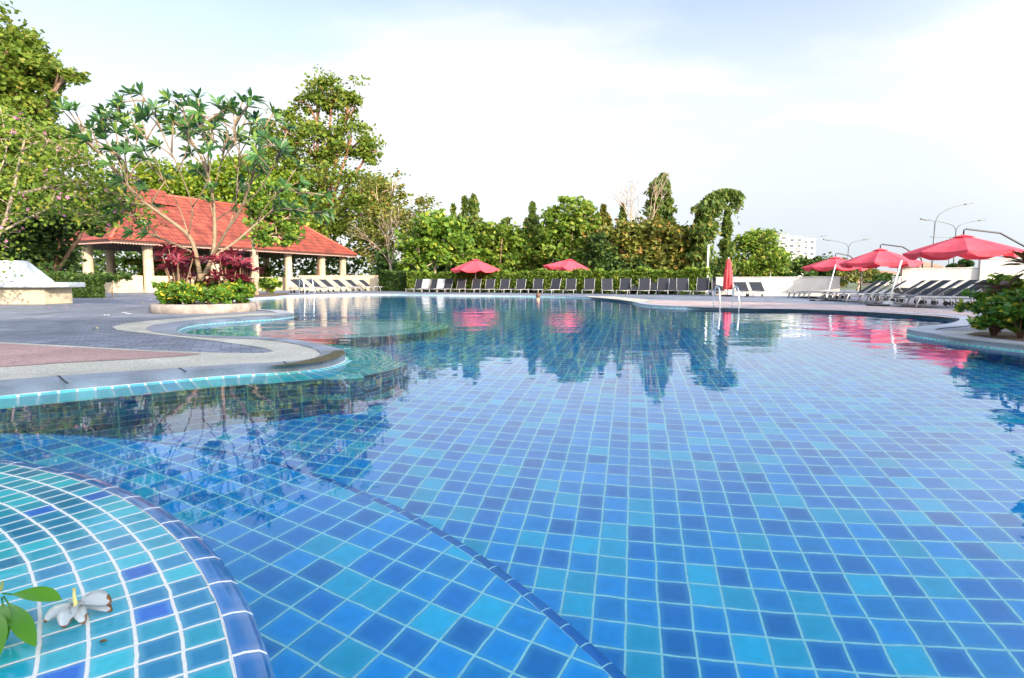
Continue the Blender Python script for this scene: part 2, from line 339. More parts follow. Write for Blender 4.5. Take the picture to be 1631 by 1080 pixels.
F_pink = leafmat('pink petals', (.70, .20, .42), (.82, .36, .58))
F_white = leafmat('white petals', (.85, .83, .72), (.88, .86, .80))
B_pale = mat('pale bark', (.42, .31, .22), .8, var=.3, vs=6, bump=.5, bs=30)
B_fran = mat('frangipani bark', (.24, .17, .10), .75, var=.3, vs=8, bump=.4, bs=30)
B_brown = mat('brown bark', (.20, .12, .075), .85, var=.3, vs=5, bump=.5)
B_red = mat('reddish bark', (.30, .14, .08), .85, var=.3, vs=5, bump=.5)
# water: smooth reflecting and refracting surface with light ripples
def water_mat():
    m, t, b = newmat('pool water'); n = t.nodes.new; l = t.links.new
    b.inputs['Base Color'].default_value = (.50, .93, 1, 1); b.inputs['Roughness'].default_value = 0; b.inputs['IOR'].default_value = 1.333
    b.inputs['Transmission Weight'].default_value = 1
    g = n('ShaderNodeNewGeometry')
    def noise(sc, d, sx=1, sy=1):
        mpn = n('ShaderNodeMapping'); mpn.inputs['Scale'].default_value = (sx, sy, 1); l(g.outputs['Position'], mpn.inputs[0])
        q = n('ShaderNodeTexNoise'); q.inputs['Scale'].default_value = sc; q.inputs['Detail'].default_value = d; l(mpn.outputs[0], q.inputs['Vector']); return q.outputs[0]
    a = noise(1.1, 2, 1, 1.25); c = noise(5.5, 3, .8, 1.3)
    ln = n('ShaderNodeVectorMath'); ln.operation = 'LENGTH'; l(g.outputs['Position'], ln.inputs[0])
    calm = n('ShaderNodeMapRange'); calm.interpolation_type = 'SMOOTHSTEP'; l(noise(.16, 1), calm.inputs[0]); calm.inputs[1].default_value = .35; calm.inputs[2].default_value = .65; calm.inputs[3].default_value = .5; calm.inputs[4].default_value = 1.3
    mu = n('ShaderNodeMath'); mu.operation = 'MULTIPLY'; l(c, mu.inputs[0]); l(calm.outputs[0], mu.inputs[1])
    mu2 = n('ShaderNodeMath'); mu2.operation = 'MULTIPLY'; l(mu.outputs[0], mu2.inputs[0]); mu2.inputs[1].default_value = .16
    s = n('ShaderNodeMath'); s.operation = 'ADD'; l(a, s.inputs[0]); l(mu2.outputs[0], s.inputs[1])
    df = n('ShaderNodeMapRange'); df.interpolation_type = 'SMOOTHSTEP'; l(ln.outputs['Value'], df.inputs[0]); df.inputs[1].default_value = 2.5; df.inputs[2].default_value = 13; df.inputs[3].default_value = .36; df.inputs[4].default_value = 1.2
    s2 = n('ShaderNodeMath'); s2.operation = 'MULTIPLY'; l(s.outputs[0], s2.inputs[0]); l(df.outputs[0], s2.inputs[1]); s = s2
    bu = n('ShaderNodeBump'); bu.inputs['Strength'].default_value = 1; bu.inputs['Distance'].default_value = RIP; l(s.outputs[0], bu.inputs['Height']); l(bu.outputs[0], b.inputs['Normal'])
    return m
RIP = .010
M_water = water_mat()
# ------------------------------------------------------------ pool outline (points on the deck or water plane)
near = [(-300, 652), (-150, 633), (0, 618), (91, 610), (181.5, 602.5), (259, 596), (337, 589.5), (400, 585.5), (432, 584), (484, 580), (520, 575.5), (542, 569), (550, 563), (543, 557),
        (507, 549), (470, 542), (440, 538.8), (411, 537), (347, 535.5), (300, 532.6), (280.5, 526), (293, 517), (325, 512), (363, 509), (400, 506.5), (440, 504), (462, 501.5), (467, 499.8)]
far = [(450, 498.8), (400, 496.5), (366, 494), (345, 487), (362, 480), (400, 477), (440, 474.3), (466, 472.3), (547, 470), (621, 469.8), (700, 471), (800, 472), (900, 474), (967, 477), (1000, 481), (1020, 487),
       (1055, 490.5), (1122, 493), (1200, 495), (1262, 495.5), (1330, 497.5), (1400, 501), (1450, 504), (1493, 507), (1519, 510.5), (1528, 514.5), (1519, 520), (1493, 524.6), (1460, 527.5), (1444, 531), (1455, 535), (1493, 541.5), (1548, 550), (1600, 556.5), (1640, 561), (1760, 574)]
W_near = [at(x, y) for x, y in near]
W_far = [at(x, y, 0) for x, y in far]
ctrl = [Vector((p.x, p.y, 0)) for p in W_near + W_far]
ctrl = [Vector((-9, 1.9, 0)), Vector((-6.5, 2.35, 0))] + ctrl + [Vector((7.6, 4.2, 0)), Vector((10.5, 1.5, 0)), Vector((10.5, -5, 0))]
OUT = catmull(ctrl, 6) + [Vector((-9, -5, 0))]
n_curve = len(OUT) - 1
nN = (2 + len(near) - 1) * 6
def loopz(z, pts=None): return [Vector((p.x, p.y, z)) for p in (pts or OUT)]
# base soil/ground to horizon with a hole where the paved deck is
DX0, DX1, DY0, DY1 = -46, 44, -6, 58
rect = [(DX0, DY0), (DX1, DY0), (DX1, DY1), (DX0, DY1)]
g = ring_fill('ground', [(-3000, -3000), (3000, -3000), (3000, 3000), (-3000, 3000)], [rect], DZ - .02, M_ground); tag(g, kind='structure')
g = ring_fill('paved_deck', [(DX0 - .2, DY0 - .2), (DX1 + .2, DY0 - .2), (DX1 + .2, DY1 + .2), (DX0 - .2, DY1 + .2)], [OUT], DZ, M_slate); tag(g, kind='structure')
# coping: near part traced, far part an even band
LAND = []
for i, p in enumerate(OUT[:-1]):
    a, b = OUT[max(0, i - 1)], OUT[min(n_curve - 1, i + 1)]
    d = (b - a).normalized(); LAND.append(Vector((-d.y, d.x, 0)))       # to the left of travel = land
inner = [(-300, 632), (-150, 617), (0, 607), (91, 600.5), (181.5, 594), (285, 587.6), (363, 582), (432, 578.5), (484, 574.6), (504, 570), (511, 564.5), (500.5, 556.5), (475, 549.5), (445, 544.5), (411, 541), (340, 538.5), (285, 534.5), (250, 530), (233, 525), (241, 519.5),
         (262, 515), (330, 508), (400, 503.8), (440, 501.5), (466, 499.3)]
inn = catmull([at(x, y) for x, y in inner], 5)
wcurve = catmull([Vector((p.x, p.y, 0)) for p in W_near], 6)
cop = poly_sheet('pool_coping', inn + wcurve[::-1], DZ + .008, M_coping); tag(cop, kind='structure')
j0 = nN
A = [OUT[i] + Vector((0, 0, DZ + .010)) for i in range(j0, n_curve)]
B = [OUT[i] + LAND[i] * .34 + Vector((0, 0, DZ + .010)) for i in range(j0, n_curve)]
o = strip('pool_coping', A, B, M_copingfar, dz=.003); tag(o, kind='structure')
# face of the coping
LIPW = []
def lip_w(i):
    """width of the sloping tiled lip at boundary index i"""
    return .24
for a_, b_, m_ in ((0, nN + 1, M_coping), (nN, n_curve, M_copingfar)):
    o = strip('coping_face', [OUT[i] + Vector((0, 0, DZ + .008 if i < nN else DZ + .010)) for i in range(a_, b_)], [OUT[i] + Vector((0, 0, -.10)) for i in range(a_, b_)], m_); tag(o, kind='structure')
# beige pebble bands, red paving
peb = inner + [(440, 499.2), (400, 500), (330, 503.8), (250, 510), (200, 515.3), (178, 521), (186, 525.5), (210, 529), (240, 532.2), (300, 538.8), (350, 544.5), (400, 551.5), (425, 556), (437, 560), (425, 562.3), (400, 563.3), (337, 562), (233, 558), (104, 550.8), (0, 545.3), (-150, 538), (-300, 533)]
o = poly_sheet('pebble_path', [at(x, y) for x, y in peb], DZ + .004, M_pebble); tag(o, kind='structure')
redp = [(-300, 536), (-150, 541), (0, 548), (104, 553.4), (233, 560.6), (290, 563), (322, 564.5), (290, 568), (233, 572), (100, 579), (0, 586), (-150, 596), (-300, 608)]
o = poly_sheet('red_paving', [at(x, y) for x, y in redp], DZ + .008, M_red); tag(o, kind='structure')
bl = inn[::-1]
# joints in the coping (dark gaps)
bm = bmesh.new()
for (x0, y0, x1, y1) in [(93, 600.5, 108, 614), (285, 588, 297, 594.5), (452, 577.5, 458, 583), (-60, 611, -50, 625)]:
    a, b = at(x0, y0), at(x1, y1); d = (b - a).normalized(); n_ = Vector((-d.y, d.x, 0)) * .006
    vs = [bm.verts.new(Vector((q.x, q.y, DZ + .012))) for q in (a + n_, b + n_, b - n_, a - n_)]
    bm.faces.new(vs)
bmesh.ops.recalc_face_normals(bm, faces=bm.faces)
tag(obj('coping_joint', bm, mat('joint', (.02, .02, .025), .9)), kind='structure')
# algae on coping edge near the tip
al = [(421, 585.8), (455, 584.4), (490, 581.5), (518, 577.8), (541, 571), (551, 564.5), (546, 559.5), (532, 560.5), (524, 566), (508, 570.5), (480, 577.5), (450, 582.5)]
o = poly_sheet('algae_patch', [at(x, y) for x, y in al], DZ + .013, M_algae); tag(o, kind='structure')
# pink paving of the right and far deck
pk = [(1012, 481), (1040, 478), (1130, 480), (1260, 483), (1390, 487.5), (1500, 493), (1560, 499), (1550, 506), (1535, 509), (1493, 504), (1400, 498), (1330, 494.5), (1262, 492.5), (1200, 492), (1122, 490), (1055, 487)]
o = poly_sheet('pink_paving', [at(x, y) for x, y in pk], DZ + .004, M_pinkdeck); tag(o, kind='structure')
bp2 = [(1481, 532), (1500, 528.5), (1530, 527.5), (1560, 528), (1631, 531), (1760, 541), (1760, 562), (1631, 551.5), (1570, 545), (1513, 538)]
o = poly_sheet('pebble_path', [at(x, y) for x, y in bp2], DZ + .006, M_pebble); tag(o, kind='structure')
bp3 = [(930, 471.5), (980, 473), (1030, 477.5), (1042, 480.5), (1015, 482), (985, 477.5), (940, 473.6)]
o = poly_sheet('pebble_path', [at(x, y) for x, y in bp3], DZ + .016, M_pebble); tag(o, kind='structure')
# sloping tiled lip and walls
ZF, ZL = -1.655 * .75, -.887 * .75 * 1.0
lipA, lipB, wl, wu = [], [], [], []
for i in range(n_curve):
    p = OUT[i]; wdt = .42 if i < (2 + 10) * 6 else .34 if i < (2 + 12) * 6 else (.17 if i < (2 + 15) * 6 else .10)
    if i > nN: wdt = .12
    q = p - LAND[i] * wdt
    lipA.append(Vector((p.x, p.y, .010))); lipB.append(Vector((q.x, q.y, -.045)))
o = strip('pool_lip', lipA[:nN], lipB[:nN], M_lip, us=.10, nv=1); tag(o, kind='structure')
o = strip('pool_lip', lipA[nN:], lipB[nN:], M_lip, us=.088, nv=1); tag(o, kind='structure')
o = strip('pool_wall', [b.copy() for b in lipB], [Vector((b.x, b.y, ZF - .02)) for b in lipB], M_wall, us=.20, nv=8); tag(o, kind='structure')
# broad steps at the tip of the near peninsula: four tile rows fanning out under water
tip_i = [i for i in range((2 + 9) * 6, (2 + 17) * 6)]
rows = 5; prev = [lipB[i] for i in tip_i]
cen = at(505, 566, 0)
for r in range(1, rows):
    cur = []
    for k, i in enumerate(tip_i):
        f = max(0, math.sin(PI * k / (len(tip_i) - 1))) ** .8
        d = (lipB[i] - cen); d.z = 0; d.normalize()
        cur.append(Vector((lipB[i].x, lipB[i].y, 0)) + Vector((d.x * .085 * r * f, d.y * .085 * r * f * 1.4, -.035 - .012 * r)))
    o = strip('tip_step', prev, cur, M_tip, us=.16, nv=1); tag(o, kind='structure'); prev = cur
o = strip('tip_step_wall', prev, [Vector((q.x, q.y, ZF - .02)) for q in prev], M_wall, us=.20, nv=8); tag(o, kind='structure')
# floor
def quad(name, x0, x1, y0, y1, z, m):
    o = obj(name, ([(x0, y0, z), (x1, y0, z), (x1, y1, z), (x0, y1, z)], [], [(0, 1, 2, 3)]), m); return tag(o, kind='structure')
quad('pool_floor', -24, 15, -6, 46, ZF, M_floor)
# underwater ledge disc
LC = Vector((-2.33 * K, -.38 * K, 0)); RL = 3.045 * K
def disc(name, c, r0, r1, z, m, rings_w, nseg, a0=0, a1=2 * PI, uvseg=None):
    bm = bmesh.new(); uv = bm.loops.layers.uv.new('UVMap'); na = max(8, int(abs(a1 - a0) / (2 * PI) * nseg))
    nr = max(1, round((r1 - r0) / rings_w)); V = []
    for j in range(nr + 1):
        r = r1 - (r1 - r0) * j / nr
        V.append([bm.verts.new((c.x + r * math.cos(a0 + (a1 - a0) * k / na), c.y + r * math.sin(a0 + (a1 - a0) * k / na), z)) for k in range(na + 1)])
    us = (uvseg or nseg)
    for j in range(nr):
        for k in range(na):
            f = bm.faces.new((V[j][k], V[j][k + 1], V[j + 1][k + 1], V[j + 1][k]))
            for lp, (kk, jj) in zip(f.loops, ((k, j), (k + 1, j), (k + 1, j + 1), (k, j + 1))):
                lp[uv].uv = ((a0 + (a1 - a0) * kk / na) / (2 * PI) * us, jj)
    bmesh.ops.recalc_face_normals(bm, faces=bm.faces)
    if bm.faces[0].normal.z < 0: bmesh.ops.reverse_faces(bm, faces=bm.faces)
    return obj(name, bm, m)
def band(name, c, prof, m, nseg=240, uvseg=100, vs=None):
    """surface of revolution with uv: prof = (r, z, v)"""
    bm = bmesh.new(); uv = bm.loops.layers.uv.new('UVMap'); V = []
    for r, z, v in prof: V.append([bm.verts.new((c.x + r * math.cos(2 * PI * k / nseg), c.y + r * math.sin(2 * PI * k / nseg), z)) for k in range(nseg)])
    for j in range(len(prof) - 1):
        for k in range(nseg):
            f = bm.faces.new((V[j][k], V[j + 1][k], V[j + 1][(k + 1) % nseg], V[j][(k + 1) % nseg])); f.smooth = True
            for lp, (kk, jj) in zip(f.loops, ((k, j), (k, j + 1), (k + 1, j + 1), (k + 1, j))): lp[uv].uv = (kk / nseg * uvseg, prof[jj][2])
    return obj(name, bm, m)
o = disc('ledge', LC, .5, RL - .045, ZL, M_ledge, 1.2, 240); tag(o, kind='structure')
o = band('ledge_nosing', LC, [(RL - .045, ZL, 0), (RL - .02, ZL, .3), (RL - .004, ZL - .008, .6), (RL, ZL - .03, .8), (RL, ZL - .07, 1)], M_nose2, uvseg=int(2 * PI * RL / .098)); tag(o, kind='structure')
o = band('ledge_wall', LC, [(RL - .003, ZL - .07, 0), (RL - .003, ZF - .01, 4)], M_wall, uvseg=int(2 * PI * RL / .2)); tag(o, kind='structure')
# round tiled bench rising out of the water
RB = 2.245 * K; ZB = .03 * K
o = disc('round_bench', LC, RB - 22 * .0615 * K, RB, ZB, M_bench, .0615 * K, 225, uvseg=225)
bn = thing('tiled_bench', 'round turquoise mosaic bench with white grout and blue rounded edge in the lower left corner', 'pool bench')
bn.location = (0, 0, 0); o.name = 'bench_top'; o.parent = bn
o = disc('bench_core', LC, .05, RB - 22 * .0615 * K, ZB, M_bench, .3, 64, uvseg=64); o.parent = bn
RO = 2.298 * K
o = band('bench_nosing', LC, [(RB, ZB + .001, 0), (RB + .022, ZB, .35), (RO - .018, ZB - .006, .62), (RO - .004, ZB - .018, .8), (RO, ZB - .034, 1)], M_nose, uvseg=112); o.parent = bn
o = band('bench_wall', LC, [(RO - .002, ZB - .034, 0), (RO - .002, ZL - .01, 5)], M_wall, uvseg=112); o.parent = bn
# shallow round children's pool
KC = Vector((-2.63 * K, 7.8 * K, 0)); R1, R2 = 1.28 * K, 1.74 * K
o = disc('shallow_pool_floor', KC, .02, R1, -.11, M_kid, .5, 96); tag(o, kind='structure')
o = band('shallow_pool_rim', KC, [(R1, -.11, 0), (R1 + .001, -.055, 1), (R1 + .14, -.04, 2), (R1 + .28, -.05, 3), (R1 + .42, -.06, 4), (R2, -.085, 5)], M_kidrim, uvseg=60); tag(o, kind='structure')
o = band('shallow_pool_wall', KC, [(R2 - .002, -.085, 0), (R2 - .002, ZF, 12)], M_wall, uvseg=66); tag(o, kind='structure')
o = strip('shallow_step', [Vector((LC.x, 0, 0))] * 0 + [OUT[i] + Vector((0, 0, -.03)) for i in range((2 + 15) * 6, (2 + 23) * 6)],
          [OUT[i] - LAND[i] * .45 + Vector((0, 0, -.05)) for i in range((2 + 15) * 6, (2 + 23) * 6)], M_kidrim, us=.15, nv=4); tag(o, kind='structure')
# water sheet
o = poly_sheet('pool_water', OUT, 0, M_water); tag(o, kind='structure'); o.cycles.is_caustics_caster = True
for f in o.data.polygons: f.use_smooth = True
for q_ in COL.objects:
    if q_.name.split('.')[0] in ('pool_floor', 'shallow_pool_floor', 'shallow_pool_rim', 'pool_lip', 'tip_step', 'shallow_step', 'pool_wall'): q_.cycles.is_caustics_receiver = True
# ------------------------------------------------------------ foliage
def leaf_mesh(name, centers, size, mat_, parent, long=1.6, droop=.2, normals=None, jitter=1.0, per=None, flat=False):
    """many small folded leaves, each an island of two quads"""
    n = len(centers); c = np.asarray(centers)
    u = rng.normal(size=(n, 3)); u[:, 2] = u[:, 2] * .6 - droop; u /= np.linalg.norm(u, axis=1)[:, None]
    v = rng.normal(size=(n, 3)); v -= (v * u).sum(1)[:, None] * u; v /= np.linalg.norm(v, axis=1)[:, None]
    nn = np.cross(u, v)
    s = size * rng.uniform(.65, 1.3, n)[:, None]
    a = c - u * s * long * .5; b = c + u * s * long * .5
    m1 = c + v * s * .5 + nn * s * .16; m2 = c - v * s * .5 + nn * s * .16
    verts = np.stack([a, m1, b, m2], 1).reshape(-1, 3)
    me = bpy.data.meshes.new(name)
    me.vertices.add(4 * n); me.vertices.foreach_set('co', verts.ravel())
    idx = (np.arange(n) * 4)[:, None]
    tri = np.concatenate([idx + [0, 1, 2], idx + [0, 2, 3]], 1).ravel()
    me.loops.add(6 * n); me.loops.foreach_set('vertex_index', tri)
    me.polygons.add(2 * n); me.polygons.foreach_set('loop_start', np.arange(2 * n) * 3)
    me.update(calc_edges=True); me.materials.append(mat_)
    o = bpy.data.objects.new(name, me); COL.objects.link(o)
    if parent: o.parent = parent
    return o
def blob_points(blobs, n, clump=.28, dens=1.0, hollow=.55):
    """blobs (cx,cy,cz,rx,ry,rz): points gathered in clumps, mostly towards the outside"""
    vols = np.array([(b[3] * b[4] * b[5]) ** (2 / 3) for b in blobs]); vols /= vols.sum(); P = []
    for b, f in zip(blobs, vols):
        k = int(n * f)
        if k < 3: continue
        rm = (b[3] * b[4] * b[5]) ** (1 / 3); nc = max(5, int(k / 34))
        d = rng.normal(size=(nc, 3)); d /= np.linalg.norm(d, axis=1)[:, None]
        rr = rng.uniform(hollow, 1.0, nc) ** .6
        cc = d * rr[:, None] * [b[3], b[4], b[5]]
        w_ = rng.uniform(.3, 1.4, nc); w_ /= w_.sum()
        ci = rng.choice(nc, k, p=w_)
        e = rng.normal(size=(k, 3)) * rm * clump * rng.uniform(.5, 1.1, nc)[ci][:, None] * [1, 1, .62]
        P.append(cc[ci] + e + [b[0], b[1], b[2]])
    return np.concatenate(P)
def pblob(px, py, rx, ry, Y, dy=0, ref=None):
    """an ellipsoid given by how large it stands at distance Y"""
    c = atY(px, py, Y + dy); s = (Y + dy) / FPX
    return (c.x, c.y, c.z, rx * s, (rx + ry) * .5 * s, ry * s)
def shift(blobs, base): return [(b[0] - base.x, b[1] - base.y, b[2] - base.z, b[3], b[4], b[5]) for b in blobs]
def branches(bm, p, d, length, r, depth, spread=.6, gravity=.0, tips=None, ratio=.74, kids=(2, 3), seg=6, wob=.12):
    q = p; pts = [p]; rs = [r]; n = 3
    for i in range(n):
        d = (d + Vector((rnd.gauss(0, wob), rnd.gauss(0, wob), rnd.gauss(0, wob) + gravity))).normalized()
        q = q + d * length / n; pts.append(q); rs.append(r * (1 - .32 * (i + 1) / n))
    tube(bm, pts, rs, seg, cap=depth == 0)
    if depth == 0:
        if tips is not None: tips.append((q, d))
        return
    for k in range(rnd.choice(kids)):
        ax = Vector((rnd.gauss(0, 1), rnd.gauss(0, 1), rnd.gauss(0, .5))).normalized()
        nd = (d + ax * spread * rnd.uniform(.6, 1.2)).normalized()
        branches(bm, q, nd, length * ratio * rnd.uniform(.8, 1.15), rs[-1] * .8, depth - 1, spread, gravity, tips, ratio, kids, seg, wob)
def tree(name, label, cat, base, blobs, n, size, lm, bark, trunk_r=.15, group=None, clump=.26, hollow=.5, long=1.6, droop=.2, limbs=True, lean=None):
    """trunk with limbs reaching the blobs, crown of leaves"""
    t = thing(name, label, cat, base, 0, group); bl_ = shift(blobs, base)
    bm = bmesh.new(); low = min(b[2] - b[5] for b in bl_); top = max(bl_, key=lambda b: b[2])
    fork = Vector((top[0] * .3, top[1] * .3, max(.4, low + (top[2] - low) * .12)))
    mid = fork * .5 + Vector((rnd.gauss(0, .12), rnd.gauss(0, .12), 0))
    tube(bm, [Vector((0, 0, -.05)), mid, fork], [trunk_r * 1.35, trunk_r * 1.05, trunk_r * .9], 8)
    for b in bl_:
        c = Vector(b[:3]); m_ = fork.lerp(c, .5) + Vector((rnd.gauss(0, .2), rnd.gauss(0, .2), .15))
        tube(bm, [fork, m_, c, c + Vector((0, 0, b[5] * .6))], [trunk_r * .7, trunk_r * .5, trunk_r * .28, .02], 6)
        for k in range(5):
            e = c + Vector((rnd.uniform(-1, 1) * b[3], rnd.uniform(-1, 1) * b[4], rnd.uniform(-.5, 1) * b[5])) * .85
            tube(bm, [c.lerp(m_, .3), c.lerp(e, .5) + Vector((0, 0, .05)), e], [trunk_r * .25, trunk_r * .15, .012], 5)
    obj('trunk', bm, bark, t)
    leaf_mesh('crown', blob_points(bl_, n, clump, hollow=hollow), size, lm, t, long, droop)
    return t
def px_tree(name, label, cat, bxp, Y, pb, n, size, lm, bark, **kw):
    b0 = atY(bxp, 460, Y); base = Vector((b0.x, Y, DZ - .02))
    return tree(name, label, cat, base, [pblob(*b[:4], Y, *(b[4:5])) for b in pb], n, size, lm, bark, **kw)
GB = 'trees behind the pool'
px_tree('tall_tree', 'tallest tree beyond the pavilion, olive green crown in separate tufts on a reddish trunk', 'tree', 508, 76,
        [(530, 142, 44, 26), (505, 165, 34, 16), (556, 170, 20, 28), (455, 205, 42, 26), (500, 232, 60, 30), (560, 222, 42, 26), (590, 240, 22, 24), (440, 260, 50, 32), (520, 290, 62, 34), (585, 300, 40, 30), (470, 320, 50, 30), (560, 345, 60, 34), (610, 330, 30, 40), (500, 370, 60, 24)],
        20000, .34, L_tall, B_red, trunk_r=.42, clump=.24, hollow=.35)
px_tree('leafy_tree', 'yellow green tree filling the space behind the frangipani and over the tiled roof', 'tree', 330, 74,
        [(455, 305, 40, 36), (480, 360, 40, 40), (250, 285, 46, 26), (310, 292, 50, 28), (372, 280, 44, 30), (412, 290, 40, 34), (350, 300, 60, 34), (270, 320, 55, 22), (225, 296, 30, 20), (420, 340, 40, 40)],
        17000, .36, L_lively, B_pale, trunk_r=.3, hollow=.25, clump=.3)
px_tree('big_tree', 'large dark tree at the left edge reaching the top of the photo', 'tree', -20, 25,
        [(-60, 60, 80, 55), (10, 90, 55, 48), (60, 115, 38, 30), (105, 120, 30, 13), (-30, 150, 80, 45), (50, 160, 42, 28), (20, 210, 62, 40), (80, 235, 40, 30), (-60, 230, 80, 60), (-10, 290, 70, 50), (75, 285, 40, 26)],
        24000, .17, L_tall, B_brown, trunk_r=.3, clump=.25, hollow=.35)
px_tree('shade_tree', 'dense dark green tree low behind the white bench at the left edge', 'tree', 60, 31,
        [(10, 340, 55, 45), (70, 350, 45, 45), (0, 400, 60, 45), (120, 345, 40, 30), (60, 410, 50, 40), (150, 330, 40, 30)],
        11000, .2, L_under, B_brown, trunk_r=.18, hollow=.2)
px_tree('vine_tree', 'half bare tree draped in brownish vines, right of the tall tree', 'tree', 612, 68,
        [(600, 310, 26, 34), (625, 300, 22, 26), (610, 360, 30, 40), (635, 350, 18, 40), (590, 390, 30, 30), (640, 395, 25, 25)],
        3600, .26, L_olive, B_pale, trunk_r=.22, clump=.3)
px_tree('thin_tree', 'wispy grey green tree rising above the lime leaved trees', 'tree', 672, 64,
        [(680, 335, 22, 22), (665, 355, 26, 24), (700, 360, 26, 22), (655, 385, 22, 26)], 1700, .24, L_olive, B_pale, trunk_r=.13, clump=.34)
px_tree('lime_tree', 'lime green large leaved tree with pale slim trunks behind the white towels', 'tree', 693, 50,
        [(690, 360, 34, 22), (715, 375, 34, 26), (670, 385, 30, 24), (700, 400, 36, 20), (738, 405, 18, 22), (655, 410, 18, 14)], 3000, .34, L_bright, B_pale, trunk_r=.12, clump=.34)
px_tree('lime_tree', 'smaller lime green tree on two leaning pale trunks, at the left end of the hedge', 'tree', 668, 49,
        [(668, 400, 24, 20), (690, 418, 22, 14), (650, 420, 16, 14)], 700, .3, L_bright, B_pale, trunk_r=.08, clump=.3)
px_tree('bushy_tree', 'rounded bushy tree behind the first open parasol from the left', 'tree', 800, 56,
        [(800, 375, 42, 22), (775, 395, 34, 26), (830, 395, 30, 26), (800, 415, 46, 24), (852, 415, 24, 24), (760, 420, 30, 20)], 7500, .3, L_mid, B_brown, trunk_r=.2, hollow=.3)
px_tree('leaning_tree', 'slim shoot leaning right above the rounded bushy tree', 'tree', 796, 55,
        [(810, 349, 6, 6), (803, 356, 7, 7), (794, 366, 9, 8)], 500, .22, L_col, B_brown, trunk_r=.08)
px_tree('round_tree', 'round crowned green tree behind the tilted parasol', 'tree', 905, 54,
        [(910, 335, 34, 20), (885, 355, 28, 24), (930, 355, 24, 24), (905, 375, 42, 26), (880, 400, 26, 28), (935, 395, 22, 26), (905, 412, 44, 22)], 6500, .3, L_mid, B_pale, trunk_r=.2, clump=.24)
px_tree('bushy_tree', 'wide bushy tree with orange brown dry leaves in the middle of the tree line', 'tree', 1020, 52,
        [(965, 385, 30, 26), (1000, 375, 28, 24), (1040, 372, 36, 24), (1080, 380, 30, 26), (960, 415, 30, 24), (1005, 405, 40, 28), (1055, 405, 44, 28), (1100, 410, 26, 26)], 9500, .29, L_olive, B_pale, trunk_r=.25, hollow=.3)
px_tree('bushy_tree', 'dark low tree between the round crowned tree and the wide bushy tree', 'tree', 955, 51,
        [(952, 400, 20, 30), (970, 420, 26, 20), (1000, 425, 30, 16)], 3400, .25, L_under, B_brown, trunk_r=.12, hollow=.2)
px_tree('feathery_tree', 'feathery yellow green tree behind the low white wall, left of the apartment block', 'tree', 1215, 60,
        [(1195, 385, 22, 16), (1220, 385, 26, 18), (1185, 410, 26, 24), (1222, 412, 30, 24), (1244, 412, 14, 12), (1190, 432, 30, 12)], 5600, .26, L_mid, B_pale, trunk_r=.15, clump=.32)
px_tree('low_tree', 'low dark green trees in front of the apartment block base', 'tree', 1270, 75,
        [(1255, 428, 18, 12), (1280, 424, 22, 14), (1310, 425, 22, 14), (1335, 428, 16, 12), (1345, 420, 10, 8)], 4200, .3, L_under, B_brown, trunk_r=.15, hollow=.2)
px_tree('low_tree', 'small dry branched tree under the third open parasol', 'tree', 1365, 50,
        [(1362, 440, 14, 10), (1385, 436, 12, 10), (1345, 445, 12, 9)], 1100, .2, L_olive, B_pale, trunk_r=.08)
px_tree('slender_tree', 'slender yellow leaved tree on pinkish stems between the frangipani and the pavilion columns', 'tree', 408, 33,
        [(430, 310, 34, 22), (462, 345, 30, 22), (440, 372, 36, 20), (415, 345, 24, 26), (470, 380, 20, 12), (395, 300, 22, 22)], 4200, .17, L_bright, B_pale, trunk_r=.11, clump=.3)
# columnar trees (weeping)
def column_tree(label, pxs, Y, top, bot, w0, n=900, group=None, lm=L_col, path=None):
    b0 = atY(pxs, 460, Y); base = Vector((b0.x, Y, DZ - .02)); t = thing('columnar_tree', label, 'tree', base, 0, group)
    path = path or [(pxs, bot), (pxs, (top + bot) / 2), (pxs, top)]
    pp = catmull([atY(x, y, Y) - base for x, y in path], 5); s = Y / FPX; pts = []
    for i in range(n):
        f = rnd.random() ** .85; k = f * (len(pp) - 1); a = int(k); q = pp[a].lerp(pp[min(a + 1, len(pp) - 1)], k - a)
        r = w0 * s * (min(1, (1 - f) * 2.2 + .12) if path is None or len(path) == 3 else (.55 + .45 * math.sin(PI * min(1, f * 1.1)))) * rnd.uniform(.2, 1.15) ** 1.2 * (1 + .4 * math.sin(q.z * 3.1 + pxs) + .25 * math.sin(q.z * 7.3 + pxs))
        an = rnd.uniform(0, 2 * PI); pts.append((q.x + math.cos(an) * r, q.y + math.sin(an) * r, q.z - rnd.uniform(0, .35) * r - (rnd.expovariate(2.2) if len(path) > 5 and rnd.random() < .25 else 0)))
    bm = bmesh.new(); tube(bm, [Vector((0, 0, -.05))] + pp[::2] + [pp[-1]], [.14] + [.12 * (1 - .8 * i / (len(pp[::2]) + 1)) for i in range(len(pp[::2]))] + [.02], 6); obj('trunk', bm, B_brown, t)
    leaf_mesh('crown', pts, .26, lm, t, 2.2, .9)
    return t
column_tree('leftmost of three narrow columnar trees above the lime leaved tree', 722, 57, 326, 430, 9, 1100)
column_tree('middle of three narrow columnar trees above the lime leaved tree', 740, 57, 314, 430, 9, 1300)
column_tree('rightmost and tallest of three narrow columnar trees above the lime leaved tree', 754, 57, 311, 430, 12, 1900)
column_tree('lone columnar tree left of the round crowned tree', 848, 56, 324, 430, 12, 1900)
column_tree('broad columnar tree just right of the round crowned tree', 961, 55, 328, 430, 13, 2200, lm=L_olive)
column_tree('thin columnar tree in front of the bare branched tree', 992, 55, 326, 400, 6, 700)
column_tree('tallest dark columnar tree with its top leaning right', 1046, 54, 275, 420, 14, 2600, path=[(1045, 420), (1044, 360), (1045, 320), (1050, 295), (1057, 278)])
column_tree('columnar tree standing just right of the tallest columnar one', 1064, 54, 296, 400, 9, 1500)
